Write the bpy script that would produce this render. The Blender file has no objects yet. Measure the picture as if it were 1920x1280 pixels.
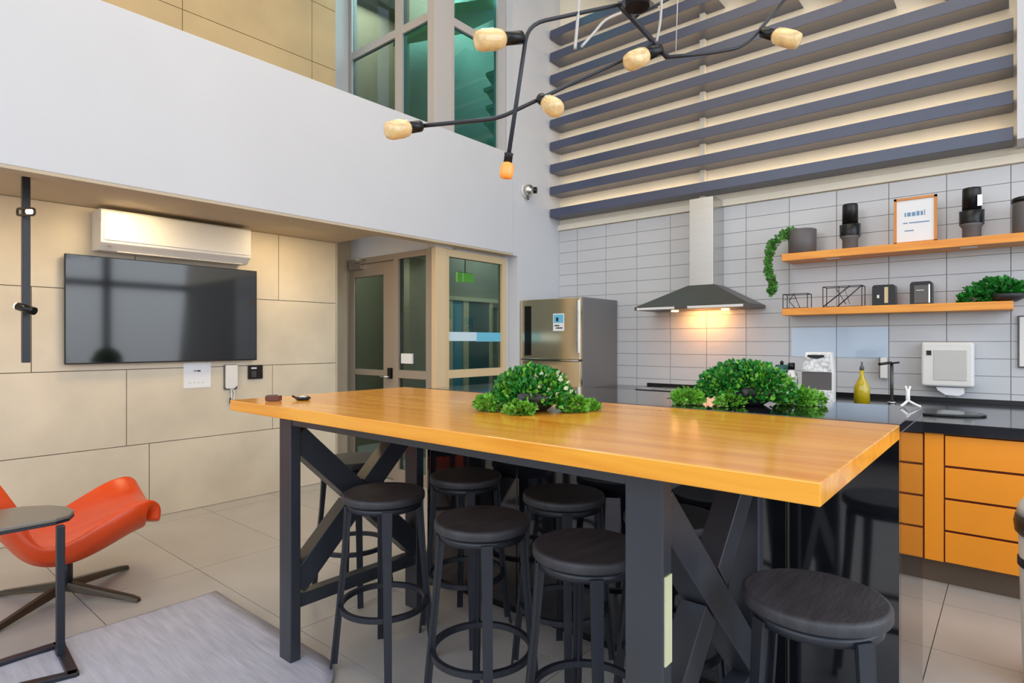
import bpy, bmesh, math, random
from mathutils import Vector, Matrix
random.seed(7)
S = bpy.context.scene
COL = S.collection

# ------------------------------------------------------------------ camera, world, lights, exposure
CAM_H, F, YAW = 1.42, 1110.0, math.radians(40.26)
cd = bpy.data.cameras.new('camera'); cam = bpy.data.objects.new('camera', cd); COL.objects.link(cam)
cam.location = (0, 0, CAM_H); cam.rotation_euler = (math.pi/2, 0, YAW)
cd.sensor_width = 36; cd.lens = 36*F/1920; cd.clip_start = .05; cd.clip_end = 200
S.camera = cam

w = bpy.data.worlds.new('sky'); S.world = w; w.use_nodes = True
nt = w.node_tree; nt.nodes.clear()
out = nt.nodes.new('ShaderNodeOutputWorld'); bg = nt.nodes.new('ShaderNodeBackground')
tc = nt.nodes.new('ShaderNodeTexCoord'); sp = nt.nodes.new('ShaderNodeSeparateXYZ')
rmp = nt.nodes.new('ShaderNodeValToRGB'); mr = nt.nodes.new('ShaderNodeMapRange')
mr.inputs[1].default_value = -1; mr.inputs[2].default_value = 1
e = rmp.color_ramp.elements
e[0].position = 0; e[0].color = (.16, .15, .13, 1)
e[1].position = 1; e[1].color = (.42, .62, 1, 1)
for p_, c_ in ((.47, (.2, .2, .18, 1)), (.53, (.85, .92, 1, 1)), (.7, (.6, .78, 1, 1))):
    q = e.new(p_); q.color = c_
nt.links.new(tc.outputs['Generated'], sp.inputs[0]); nt.links.new(sp.outputs[2], mr.inputs[0])
nt.links.new(mr.outputs[0], rmp.inputs[0]); nt.links.new(rmp.outputs[0], bg.inputs[0])
nt.links.new(bg.outputs[0], out.inputs[0]); bg.inputs[1].default_value = 1.5

def area(name, loc, target, sx, sy, power, col):
    l = bpy.data.lights.new(name, 'AREA'); l.shape = 'RECTANGLE'; l.size = sx; l.size_y = sy
    l.energy = power; l.color = col
    o = bpy.data.objects.new(name, l); COL.objects.link(o); o.location = loc
    o.rotation_euler = (Vector(target)-Vector(loc)).to_track_quat('-Z', 'Y').to_euler()
    return o
area('daylight_side_window', (4.35, 2.1, 3.1), (-4, 3.2, 1.8), 7.6, 5.2, 350, (.86, .93, 1))
area('daylight_rear_window', (-1.0, -3.35, 3.1), (-1.5, 4, 1.6), 9, 5.2, 250, (.95, .97, 1))
area('warm_overhead_fill', (-1.4, 1.6, 5.9), (-1.4, 1.6, 0), 4, 4, 120, (1, .86, .66))  # warm fill light added overhead, not a fixture of the room
for yy in (.2, 1.5, 2.8):
    area('loft_downlight', (-4.75, yy, 2.41), (-5.15, yy, 0), .25, .25, 8, (1, .76, .42))
area('upper_hall_light', (-4.8, 1.0, 5.9), (-5.3, 1.6, 3.4), .4, 4, 35, (1, .78, .45))
area('stairwell_fill', (-4.85, 5.0, 6.0), (-4.85, 5.1, 0), 1.0, 1.6, 170, (.88, .97, 1))  # added unseen lamps that brighten the stairwell behind the glass
area('stairwell_fill', (-6.2, 4.7, 6.0), (-6.2, 4.9, 0), 1.0, 1.0, 110, (1, .95, .85))
area('entrance_fill', (-6.15, 4.5, 2.9), (-6.4, 4.8, 0), .8, .5, 30, (1, .92, .8))  # added unseen lamps that lift the dark entrance behind the panes
area('entrance_fill', (-5.0, 5.7, 2.9), (-5.3, 5.7, 0), .6, .6, 30, (.9, 1, 1))
area('entrance_fill', (-5.3, 4.2, 2.3), (-5.3, 4.7, 0), .8, .5, 14, (1, .92, .8))
S.view_settings.view_transform = 'Standard'; S.view_settings.look = 'None'
S.view_settings.gamma = 1; S.view_settings.use_curve_mapping = False
S.view_settings.exposure = -0.28

# ------------------------------------------------------------------ projection helpers (turn a pixel into a point on a real plane)
FW = Vector((-math.sin(YAW), math.cos(YAW), 0)); RT = Vector((math.cos(YAW), math.sin(YAW), 0))
def ray(px, py): return FW + RT*((px-960)/F) + Vector((0, 0, (640-py)/F))
CO = Vector((0, 0, CAM_H))
def atX(px, py, X): r = ray(px, py); return CO + r*(X/r.x)
def atY(px, py, Y): r = ray(px, py); return CO + r*(Y/r.y)
def atZ(px, py, Z): r = ray(px, py); return CO + r*((Z-CAM_H)/r.z)
def atD(px, py, d): return CO + ray(px, py)*d

# ------------------------------------------------------------------ materials
def srgb(r, g, b):
    def f(c):
        c /= 255.0
        return c/12.92 if c <= .04045 else ((c+.055)/1.055)**2.4
    return (f(r), f(g), f(b), 1)
def mat(name, col, rough=.5, metal=0, noise=0, scale=5, stretch=(1, 1, 1), bump=0, bscale=60, coat=0, spec=.5, emit=None, estr=0, detail=6, objrand=0):
    m = bpy.data.materials.new(name); m.use_nodes = True
    t = m.node_tree; b = t.nodes['Principled BSDF']
    b.inputs['Base Color'].default_value = col; b.inputs['Roughness'].default_value = rough
    b.inputs['Metallic'].default_value = metal; b.inputs['Specular IOR Level'].default_value = spec
    b.inputs['Coat Weight'].default_value = coat
    b.inputs['Coat Roughness'].default_value = .08
    c = t.nodes.new('ShaderNodeTexCoord'); mp = t.nodes.new('ShaderNodeMapping')
    geo = t.nodes.new('ShaderNodeNewGeometry')
    t.links.new(geo.outputs['Position'], mp.inputs[0]); mp.inputs['Scale'].default_value = stretch
    last = None
    if noise or objrand:
        n = t.nodes.new('ShaderNodeTexNoise'); n.inputs['Scale'].default_value = scale; n.inputs['Detail'].default_value = detail
        t.links.new(mp.outputs[0], n.inputs['Vector'])
        r = t.nodes.new('ShaderNodeMapRange'); r.inputs[1].default_value = .3; r.inputs[2].default_value = .7
        r.inputs[3].default_value = 1-noise; r.inputs[4].default_value = 1+noise
        t.links.new(n.outputs[0], r.inputs[0])
        hv = t.nodes.new('ShaderNodeHueSaturation'); hv.inputs['Color'].default_value = col
        if objrand:
            oi = t.nodes.new('ShaderNodeObjectInfo'); r2 = t.nodes.new('ShaderNodeMapRange')
            r2.inputs[3].default_value = 1-objrand; r2.inputs[4].default_value = 1+objrand
            t.links.new(oi.outputs['Random'], r2.inputs[0])
            mm = t.nodes.new('ShaderNodeMath'); mm.operation = 'MULTIPLY'
            t.links.new(r.outputs[0], mm.inputs[0]); t.links.new(r2.outputs[0], mm.inputs[1])
            t.links.new(mm.outputs[0], hv.inputs['Value'])
        else: t.links.new(r.outputs[0], hv.inputs['Value'])
        t.links.new(hv.outputs[0], b.inputs['Base Color'])
    if bump:
        n2 = t.nodes.new('ShaderNodeTexNoise'); n2.inputs['Scale'].default_value = bscale
        t.links.new(mp.outputs[0], n2.inputs['Vector'])
        bp = t.nodes.new('ShaderNodeBump'); bp.inputs['Strength'].default_value = bump; bp.inputs['Distance'].default_value = .01
        t.links.new(n2.outputs[0], bp.inputs['Height']); t.links.new(bp.outputs[0], b.inputs['Normal'])
    if emit:
        b.inputs['Emission Color'].default_value = emit; b.inputs['Emission Strength'].default_value = estr
    return m
def glassmat(name, tint, refl=.12, rough=.02):
    m = bpy.data.materials.new(name); m.use_nodes = True; t = m.node_tree; t.nodes.clear()
    o = t.nodes.new('ShaderNodeOutputMaterial'); mx = t.nodes.new('ShaderNodeMixShader')
    tr = t.nodes.new('ShaderNodeBsdfTransparent'); gl = t.nodes.new('ShaderNodeBsdfGlossy')
    tr.inputs[0].default_value = tint; gl.inputs['Roughness'].default_value = rough
    fr = t.nodes.new('ShaderNodeLayerWeight'); fr.inputs[0].default_value = .5
    pw = t.nodes.new('ShaderNodeMath'); pw.operation = 'POWER'; pw.inputs[1].default_value = 4
    ad = t.nodes.new('ShaderNodeMath'); ad.operation = 'MULTIPLY_ADD'; ad.inputs[1].default_value = .5; ad.inputs[2].default_value = refl/2
    t.links.new(fr.outputs['Facing'], pw.inputs[0]); t.links.new(pw.outputs[0], ad.inputs[0]); t.links.new(ad.outputs[0], mx.inputs[0])
    t.links.new(tr.outputs[0], mx.inputs[1]); t.links.new(gl.outputs[0], mx.inputs[2]); t.links.new(mx.outputs[0], o.inputs[0])
    return m
def woodmat(name, c1, c2, scale=3, stretch=(.35, 6, 6), rough=.3, coat=.3):
    m = bpy.data.materials.new(name); m.use_nodes = True; t = m.node_tree; b = t.nodes['Principled BSDF']
    geo = t.nodes.new('ShaderNodeNewGeometry'); mp = t.nodes.new('ShaderNodeMapping'); mp.inputs['Scale'].default_value = stretch
    t.links.new(geo.outputs['Position'], mp.inputs[0])
    n = t.nodes.new('ShaderNodeTexNoise'); n.inputs['Scale'].default_value = scale; n.inputs['Detail'].default_value = 8; n.inputs['Distortion'].default_value = 1.2
    t.links.new(mp.outputs[0], n.inputs['Vector'])
    cr = t.nodes.new('ShaderNodeValToRGB'); cr.color_ramp.elements[0].color = c2; cr.color_ramp.elements[1].color = c1
    cr.color_ramp.elements[0].position = .33; cr.color_ramp.elements[1].position = .6
    t.links.new(n.outputs[0], cr.inputs[0]); t.links.new(cr.outputs[0], b.inputs['Base Color'])
    b.inputs['Roughness'].default_value = rough; b.inputs['Coat Weight'].default_value = coat; b.inputs['Coat Roughness'].default_value = .1
    return m
M = dict(
 white=mat('white_paint', srgb(208, 209, 213), .7, noise=.02, scale=1.5),
 white2=mat('white_satin_frame', srgb(200, 197, 192), .45),
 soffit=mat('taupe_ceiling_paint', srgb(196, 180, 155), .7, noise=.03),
 stone=mat('sandstone_panel', srgb(218, 205, 182), .5, noise=.10, scale=2.2, bump=.08, bscale=25, objrand=.03),
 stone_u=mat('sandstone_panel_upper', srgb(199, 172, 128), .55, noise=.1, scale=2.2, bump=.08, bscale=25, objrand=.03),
 joint=mat('dark_joint', srgb(120, 105, 82), .9),
 ftile=mat('greige_floor_tile', srgb(176, 171, 166), .3, noise=.07, scale=2.5, bump=.05, bscale=20, objrand=.03, spec=.4),
 grout=mat('floor_grout', srgb(95, 85, 75), .9),
 ktile=mat('grey_wall_tile', srgb(200, 201, 204), .22, noise=.03, scale=1.2, objrand=.015, spec=.5),
 kgrout=mat('wall_tile_grout', srgb(162, 160, 158), .9),
 cream=mat('cream_wall', srgb(244, 234, 214), .7, noise=.03),
 slat=mat('dark_bronze_slat', srgb(66, 73, 98), .3, noise=.04, spec=.8),
 frame=mat('bronze_grey_aluminium', srgb(160, 147, 133), .42, metal=.15),
 frame_l=mat('pale_aluminium', srgb(190, 186, 184), .4, metal=.1),
 glass=glassmat('dark_tinted_glass', (.44, .54, .54, 1), .08),
 glass_t=glassmat('teal_tinted_glass', (.36, .66, .68, 1), .08),
 teal=mat('teal_wall', srgb(80, 150, 165), .7, noise=.05),
 dkteal=mat('dark_teal_door', srgb(40, 92, 92), .5),
 olive=mat('olive_grey_wall', srgb(140, 128, 105), .7, noise=.04),
 beige=mat('beige_frame', srgb(215, 190, 150), .6),
 black=mat('black_powder_steel', srgb(34, 37, 46), .38, noise=.05, spec=.5),
 steel=mat('blackened_steel', srgb(50, 53, 60), .34, noise=.12, scale=4, stretch=(1, 1, .5), spec=.6),
 seat=mat('black_stained_seat_wood', srgb(54, 54, 59), .5, noise=.25, scale=5, stretch=(6, 1.2, 1), bump=.15, bscale=18),
 granite=mat('black_granite', srgb(22, 23, 28), .06, noise=.2, scale=60, spec=.7, coat=.5),
 worktop=mat('black_worktop', srgb(34, 36, 42), .12, spec=.6),
 orange=mat('orange_laminate', srgb(250, 154, 30), .45, noise=.02),
 gap=mat('shadow_gap_red_brown', srgb(96, 40, 18), .8),
 plinth=mat('brown_plinth', srgb(96, 80, 66), .5),
 inox=mat('brushed_stainless', srgb(205, 203, 198), .26, metal=1, noise=.04, scale=3, stretch=(1, 1, 60)),
 inox_d=mat('dull_stainless', srgb(86, 82, 78), .38, metal=.4),
 inox_w=mat('warm_stainless', srgb(222, 206, 176), .16, metal=.9),
 fridge_side=mat('grey_fridge_side', srgb(120, 118, 118), .45, metal=.2),
 chrome=mat('chrome', srgb(220, 220, 222), .08, metal=1),
 tvscreen=mat('tv_screen', srgb(9, 10, 13), .06, spec=.9),
 blackp=mat('black_plastic', srgb(15, 15, 17), .3, spec=.4),
 greyp=mat('grey_plastic', srgb(95, 90, 90), .5),
 whitep=mat('white_plastic', srgb(228, 226, 222), .35),
 paper=mat('paper', srgb(236, 236, 238), .8),
 ink=mat('ink', srgb(40, 40, 45), .8),
 lightink=mat('pale_ink', srgb(120, 150, 185), .8),
 leather=mat('orange_leather', srgb(222, 72, 14), .32, noise=.07, scale=5, bump=.25, bscale=9, spec=.5),
 gtable=mat('grey_lacquer', srgb(120, 112, 104), .35),
 bronze=mat('bronze_steel', srgb(70, 60, 48), .35, metal=.5),
 rug=mat('pale_blue_grey_rug', srgb(172, 172, 186), .9, noise=.12, scale=4, stretch=(1.2, 9, 1), bump=.3, bscale=5),
 bulb=mat('amber_bulb_glass', srgb(222, 190, 135), .1, spec=.9, emit=srgb(250, 190, 90), estr=.08, noise=.2, scale=30),
 bulb_o=mat('amber_bulb_glass_lit', srgb(240, 160, 80), .12, emit=srgb(255, 140, 50), estr=.3),
 filament=mat('filament', srgb(240, 180, 60), .3, emit=srgb(255, 170, 40), estr=1.0),
 cable=mat('pale_cable', srgb(190, 185, 180), .5),
 leafd=mat('green_leaf', srgb(34, 122, 40), .45, noise=.45, scale=16),
 leafl=mat('light_green_leaf', srgb(104, 168, 48), .45, noise=.3, scale=25),
 leafp=mat('pale_green_leaf', srgb(190, 205, 170), .5, noise=.1),
 led=mat('warm_led', (1, .8, .5, 1), .5, emit=(1, .72, .38, 1), estr=10),
 leafm=mat('mid_green_leaf', srgb(84, 142, 62), .5, noise=.3, scale=20),
 bowl=mat('dark_bowl', srgb(44, 42, 46), .5, noise=.2, scale=40),
 oil=mat('golden_oil', srgb(190, 165, 10), .1, spec=.8),
 oilglass=glassmat('clear_bottle_glass', (.9, .9, .85, 1), .1),
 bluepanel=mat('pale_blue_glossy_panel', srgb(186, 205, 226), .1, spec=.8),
 film1=mat('white_blue_film', srgb(205, 228, 238), .4),
 film2=mat('sky_blue_film', srgb(110, 196, 226), .4),
 exit=mat('exit_sign_green', srgb(140, 220, 60), .4, emit=srgb(150, 230, 50), estr=.8),
 lamp=mat('warm_lamp', (1, .6, .25, 1), .4, emit=(1, .5, .15, 1), estr=14),
 lens=mat('lamp_lens', (1, 1, 1, 1), .4, emit=(1, .97, .9, 1), estr=1.2),
 stair=mat('pale_stair_tread', srgb(165, 205, 170), .5),
 stairg=mat('green_soffit', srgb(70, 150, 80), .5),
 redb=mat('red_brown_box', srgb(95, 45, 32), .4),
 tape=mat('pale_tape', srgb(205, 205, 165), .6),
 woodframe=mat('orange_wood_frame', srgb(210, 135, 60), .45, noise=.08, scale=10),
 speck=mat('speckled_white', srgb(225, 225, 225), .4, noise=.45, scale=40, detail=3),
 mull=mat('dark_mullion', srgb(40, 42, 48), .5),
)
M['top'] = woodmat('honey_wood', srgb(250, 174, 62), srgb(230, 145, 40), 2.2, (.45, 5, 5), .2, .35)
M['shelf'] = woodmat('orange_shelf_wood', srgb(246, 164, 58), srgb(230, 140, 40), 3, (.5, 6, 6), .4, .1)

# ------------------------------------------------------------------ mesh builder
ORG = {}
class MB:
    def __init__(s): s.v = []; s.f = []; s.sm = []
    def add(s, vs, fs, smooth=False):
        o = len(s.v); s.v += [tuple(v) for v in vs]; s.f += [tuple(i+o for i in f) for f in fs]; s.sm += [smooth]*len(fs); return s
    def box(s, x0, x1, y0, y1, z0, z1):
        x0, x1 = min(x0, x1), max(x0, x1); y0, y1 = min(y0, y1), max(y0, y1); z0, z1 = min(z0, z1), max(z0, z1)
        return s.add([(x0,y0,z0),(x1,y0,z0),(x1,y1,z0),(x0,y1,z0),(x0,y0,z1),(x1,y0,z1),(x1,y1,z1),(x0,y1,z1)],
              [(0,3,2,1),(4,5,6,7),(0,1,5,4),(1,2,6,5),(2,3,7,6),(3,0,4,7)])
    def bar(s, p, q, w, h, up=(0, 0, 1)):       # w along side, h along up
        p, q = Vector(p), Vector(q); d = (q-p).normalized(); u = Vector(up)
        sd = d.cross(u)
        if sd.length < 1e-4: sd = d.cross(Vector((1, 0, 0)))
        sd.normalize(); u = sd.cross(d).normalized()
        a, b = sd*(w/2), u*(h/2)
        vs = [p-a-b, p+a-b, p+a+b, p-a+b, q-a-b, q+a-b, q+a+b, q-a+b]
        return s.add(vs, [(0,1,2,3),(7,6,5,4),(0,4,5,1),(1,5,6,2),(2,6,7,3),(3,7,4,0)])
    def tube(s, pts, r, n=10, cap=True):
        pts = [Vector(p) for p in pts]; rs = r if isinstance(r, (list, tuple)) else [r]*len(pts)
        vs = []; fs = []; prev = None
        for i, p in enumerate(pts):
            d = (pts[min(i+1, len(pts)-1)]-pts[max(i-1, 0)])
            if d.length < 1e-9: d = Vector((0, 0, 1))
            d.normalize()
            if prev is None:
                a = d.cross(Vector((0, 0, 1)) if abs(d.z) < .9 else Vector((1, 0, 0))).normalized()
            else: a = (prev - d*prev.dot(d)).normalized()
            prev = a; b = d.cross(a)
            for k in range(n):
                t = 2*math.pi*k/n; vs.append(p+(a*math.cos(t)+b*math.sin(t))*rs[i])
        for i in range(len(pts)-1):
            for k in range(n):
                k2 = (k+1) % n; fs.append((i*n+k, i*n+k2, (i+1)*n+k2, (i+1)*n+k))
        s.add(vs, fs, True)
        if cap:
            o = len(s.v)-len(vs)
            s.f.append(tuple(o+k for k in reversed(range(n)))); s.sm.append(False)
            s.f.append(tuple(o+(len(pts)-1)*n+k for k in range(n))); s.sm.append(False)
        return s
    def lathe(s, prof, c=(0, 0, 0), n=28, smooth=True, ring=False):
        vs = []; fs = []
        for r, z in prof:
            for k in range(n):
                t = 2*math.pi*k/n; vs.append((c[0]+r*math.cos(t), c[1]+r*math.sin(t), c[2]+z))
        for i in range(len(prof)-1):
            for k in range(n):
                k2 = (k+1) % n; fs.append((i*n+k, i*n+k2, (i+1)*n+k2, (i+1)*n+k))
        s.add(vs, fs, smooth); o = len(s.v)-len(vs)
        if ring: return s
        if prof[0][0] > 1e-4: s.f.append(tuple(o+k for k in reversed(range(n)))); s.sm.append(False)
        if prof[-1][0] > 1e-4: s.f.append(tuple(o+(len(prof)-1)*n+k for k in range(n))); s.sm.append(False)
        return s
    def prism(s, poly, z0, z1, plane='xy'):
        n = len(poly)
        def P(a, b, c): return {'xy': (a, b, c), 'xz': (a, c, b), 'yz': (c, a, b)}[plane]
        vs = [P(a, b, z0) for a, b in poly]+[P(a, b, z1) for a, b in poly]
        fs = [tuple(reversed(range(n))), tuple(range(n, 2*n))]+[(i, (i+1) % n, n+(i+1) % n, n+i) for i in range(n)]
        return s.add(vs, fs)
    def mesh(s, name, m, off=(0, 0, 0)):
        me = bpy.data.meshes.new(name); o = Vector(off)
        me.from_pydata([tuple(Vector(v)-o) for v in s.v], [], s.f)
        me.polygons.foreach_set('use_smooth', s.sm)
        bm = bmesh.new(); bm.from_mesh(me); bmesh.ops.recalc_face_normals(bm, faces=bm.faces); bm.to_mesh(me); bm.free()
        me.materials.append(m); me.update(); return me
    def build(s, name, m, parent=None, bevel=0, world=True, kind=None, seg=2):
        if isinstance(m, str): m = M[m]
        if parent is None:
            if s.v and world:
                xs = [v[0] for v in s.v]; ys = [v[1] for v in s.v]; zs = [v[2] for v in s.v]
                org = Vector(((min(xs)+max(xs))/2, (min(ys)+max(ys))/2, min(zs)))
            else: org = Vector((0, 0, 0))
            o = bpy.data.objects.new(name, s.mesh(name, m, org)); o.location = org; ORG[o] = org
        else:
            org = ORG[parent] if world else Vector((0, 0, 0))
            o = bpy.data.objects.new(name, s.mesh(name, m, org)); o.parent = parent; ORG[o] = ORG[parent]
        COL.objects.link(o)
        if bevel:
            b = o.modifiers.new('bevel', 'BEVEL'); b.width = bevel; b.segments = seg; b.limit_method = 'ANGLE'; b.angle_limit = .6
        if kind: o['kind'] = kind
        return o
def thing(name, label, cat, loc=(0, 0, 0), group=None, rz=0):
    o = bpy.data.objects.new(name, None); o.empty_display_size = .1; COL.objects.link(o); o.location = loc
    o.rotation_euler = (0, 0, rz); ORG[o] = Vector(loc); o['label'] = label; o['category'] = cat
    if group: o['group'] = group
    return o
def tag(o, label, cat, group=None):
    o['label'] = label; o['category'] = cat
    if group: o['group'] = group
    return o
def struct(name, mb, m, bevel=0):
    o = mb.build(name, m, None, bevel); o['kind'] = 'structure'; return o
def copy_tree(o, parent=None):
    c = o.copy(); COL.objects.link(c); c.parent = parent; ORG[c] = ORG[o]
    for ch in list(o.children): copy_tree(ch, c)
    return c
def B(*a): return MB().box(*a)
def cr(pts, k=6):       # smooth a path
    P = [Vector(p) for p in pts]; o = []
    for i in range(len(P)-1):
        a, b, c, d = P[max(i-1, 0)], P[i], P[i+1], P[min(i+2, len(P)-1)]
        for j in range(k):
            t = j/k; o.append(.5*((2*b)+(c-a)*t+(2*a-5*b+4*c-d)*t*t+(3*b-a-3*c+d)*t**3))
    return o+[P[-1]]
def rnd(pts, r=.05, k=5):     # straight path with rounded bends
    P = [Vector(p) for p in pts]; o = [P[0]]
    for i in range(1, len(P)-1):
        a = (P[i-1]-P[i]); b = (P[i+1]-P[i]); rr = min(r, a.length*.45, b.length*.45)
        p0 = P[i]+a.normalized()*rr; p2 = P[i]+b.normalized()*rr
        for j in range(k+1):
            t = j/k; o.append(p0*(1-t)**2+P[i]*2*t*(1-t)+p2*t*t)
    return o+[P[-1]]

# ------------------------------------------------------------------ key planes
KY = 5.72      # kitchen wall
TX = -5.31     # TV wall
BX = -4.10     # loft balustrade / white wall face
SX, SY = -4.23, 3.855   # glazed corner of stairwell
FX0, FX1, FY0, FY1 = -6.9, 4.4, -3.4, 6.6

# ------------------------------------------------------------------ floor with tiles
fl = struct('floor', B(FX0, FX1, FY0, FY1, -.12, -.006), M['grout'])
def tile_mesh(name, a, b, c, m, bev=.0):
    return B(0, a, 0, b, 0, c).mesh(name, m)
tw, tl, g = 1.2, .6, .004
ft = tile_mesh('floor_tile', tw-g, tl-g, .009, M['ftile'])
x = -.29-1.2*6
while x < FX1-.1:
    y = .95-.6*7
    while y < FY1-.1:
        x0, x1 = max(x, FX0), min(x+tw, FX1); y0, y1 = max(y, FY0), min(y+tl, FY1)
        if x1-x0 > .05 and y1-y0 > .05:
            full = (x1-x0 > tw-.01 and y1-y0 > tl-.01)
            me = ft if full else tile_mesh('floor_tile', x1-x0-g, y1-y0-g, .009, M['ftile'])
            o = bpy.data.objects.new('floor_tile', me); COL.objects.link(o); o.parent = fl
            o.location = Vector((x0+g/2, y0+g/2, -.009))-fl.location
        y += tl
    x += tw

# ------------------------------------------------------------------ panelled walls
def panel_wall(wall, X, ylist_fn, zs, m, th=.012, jt=.006):
    for r, (z0, z1) in enumerate(zs):
        ys = ylist_fn(r)
        for y0, y1 in zip(ys[:-1], ys[1:]):
            me = B(0, th, 0, y1-y0-jt, 0, z1-z0-jt).mesh('stone_panel', m)
            o = bpy.data.objects.new('stone_panel', me); COL.objects.link(o); o.parent = wall
            o.location = Vector((X-th, y0+jt/2, z0+jt/2))-wall.location
def rowjoints(off, lo, hi, step=1.2):
    y = off
    while y > lo: y -= step
    r = [lo]; y += step
    while y < hi-.08:
        if y > lo+.08: r.append(y)
        y += step
    return r+[hi]
wl = struct('wall_left', B(TX-.16, TX-.012, FY0, 3.47, 0, 2.6), M['joint'])
panel_wall(wl, TX, lambda r: rowjoints([.96, 1.59, 2.2, 2.85][r % 4] if r != 0 else .55, FY0, 3.47), [(0, .6), (.6, 1.2), (1.2, 1.81), (1.81, 2.43)], M['stone'])
wu = struct('wall_upper_left', B(TX-.16, TX-.012, FY0, 3.47, 2.62, 6.2), M['joint'])
panel_wall(wu, TX, lambda r: rowjoints([.4, 2.0, 2.0, 1.4, 2.0][r], FY0, 3.47), [(2.9, 3.6), (3.6, 4.2), (4.2, 4.8), (4.8, 5.4), (5.4, 6.1)], M['stone_u'])
# thin caps on the wall ends
struct('trim_1', B(TX-.165, TX+.0, 3.47, 3.49, 0, 2.43), M['soffit'])
# loft slab / soffit above the TV corner and the white balustrade
struct('ceiling_loft', B(TX-.0, BX-.14, FY0, 3.47, 2.43, 2.62), M['soffit'])
bul = MB(); bul.box(BX-.13, BX, FY0, 4.86, 2.365, 3.43)
struct('wall_loft', bul, M['white'], .004)
struct('trim_2', B(BX-.13, BX, FY0, 4.855, 2.345, 2.364), M['soffit'])
struct('wall_white', MB().box(BX-.13, BX, 4.86, KY, 2.345, 6.2).box(BX-.13, BX, 4.93, KY, 0, 2.345), M['white'])
# recess behind: raised white ceiling and side wall
struct('ceiling_recess', B(-5.9, BX-.14, 3.495, SY-.0, 2.9, 3.0), M['white'])
struct('wall_recess', B(-5.86, -5.66, 3.30, SY+.1, 0, 2.9), M['soffit'])
struct('wall_pillar', B(-5.86, -5.64, 3.50, SY+.1, 3.0, 6.2), M['white'])
struct('wall_over_door', B(-5.64, SX, SY+.02, SY+.10, 2.32, 2.9), M['white'])
# stairwell shell
struct('wall_stairwell_back', B(FX0, BX-.13, 6.2, 6.3, 0, 6.2), M['teal'])
struct('wall_stairwell_left', B(FX0, FX0+.1, 3.5, 6.2, 0, 6.2), M['olive'])
# kitchen wall
kw = struct('wall_kitchen', B(BX, FX1, KY, KY+.15, 0, 6.2), M['cream'])
kg = B(BX, FX1, KY-.006, KY, .86, 2.72).build('grout_bed', 'kgrout', kw)
tx, tz = .3829, .130
km = B(0, tx-.005, 0, .012, 0, tz-.004).mesh('wall_tile', M['ktile'])
zz = 1.42-.13*4
rowz = []
while zz < 2.70: rowz.append(zz); zz += tz
c0 = -.779-tx*9
for z_ in rowz:
    xx = c0
    while xx < 1.6:
        x0 = max(xx, BX); x1 = xx+tx
        zt = min(z_+tz, 2.72)
        if x1-x0 > .06 and zt-z_ > .03:
            me = km if (x1-x0 > tx-.01 and zt-z_ > tz-.01) else B(0, x1-x0-.005, 0, .012, 0, zt-z_-.004).mesh('wall_tile', M['ktile'])
            o = bpy.data.objects.new('wall_tile', me); COL.objects.link(o); o.parent = kw
            o.location = Vector((x0+.002, KY-.018, z_+.002))-kw.location
        xx += tx
struct('trim_3', B(BX, FX1, KY-.045, KY, 2.725, 2.79), M['cream'], .004)
struct('wall_right_pier', B(.02, .5, 5.42, KY, 2.83, 6.2), M['white'])
# main ceiling and the glazed walls behind the camera
struct('ceiling', B(FX0, FX1, FY0, FY1, 6.2, 6.3), M['white'])
def window_wall(nm, axis, pos, a0, a1):
    mb = MB()
    def bx(a, b, z0, z1):
        if axis == 'x': mb.box(pos, pos+.1, a, b, z0, z1)
        else: mb.box(a, b, pos-.1, pos, z0, z1)
    n = 4
    for i in range(n+1):
        a = a0+(a1-a0)*i/n; bx(max(a0, a-.07), min(a1, a+.07), 0, 6.2)
    for z_ in (0, .55, 2.6, 4.4, 6.05): bx(a0, a1, z_, z_+.14)
    bx(a0, a1, 0, .5)
    return struct(nm, mb, M['mull'])
window_wall('window_1', 'x', FX1, FY0, FY1)
window_wall('window_2', 'y', FY0, TX, FX1)

# ------------------------------------------------------------------ glazed stairwell front (door face along X, side face along Y)
def fr_x(mb, xa, xb, z0, z1, th=.06, y=SY): mb.box(xa, xb, y-.01, y+th, z0, z1)
d1 = thing('door_1', 'x', 'x', (-5.35, SY, 0)); del d1['label']; del d1['category']; d1['kind'] = 'structure'
def X_(px): return atY(px, 600, SY).x
ZT = 2.32
fm = MB()
fr_x(fm, X_(641), X_(653), 0, ZT); fr_x(fm, X_(739), X_(748), 0, ZT-.0); fr_x(fm, X_(800), X_(811), 0, ZT)
fm.box(X_(653), X_(739), SY-.012, SY+.052, ZT-.06, ZT-.001); fm.box(X_(748), X_(800), SY-.012, SY+.052, ZT-.06, ZT-.001)
fm.box(X_(748), X_(800), SY-.008, SY+.05, 1.05, 1.13); fm.box(X_(748), X_(800), SY-.008, SY+.05, 0, .12)
fm.build('door_frame', 'frame', d1)
lf = MB(); a, b = X_(655), X_(738)
lf.box(a, X_(664), SY+.0, SY+.045, .01, ZT-.07); lf.box(X_(719), b, SY+.0, SY+.045, .01, ZT-.07)
a1, b1_ = X_(664), X_(719)
for z0, z1 in ((ZT-.20, ZT-.07), (1.06, 1.12), (.01, .2)): lf.box(a1, b1_, SY+.001, SY+.044, z0, z1)
leaf = lf.build('door_leaf', 'frame', d1)
B(X_(664), X_(719), SY+.015, SY+.023, .2, ZT-.2).build('glass_pane', 'glass', leaf)
B(X_(748), X_(800), SY+.015, SY+.023, .12, ZT-.06).build('glass_pane', 'glass', d1)
h = atY(729, 706, SY-.03)
B(h.x-.025, h.x+.025, SY-.03, SY, h.z-.02, h.z+.09).build('lock_plate', 'blackp', leaf)
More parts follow.
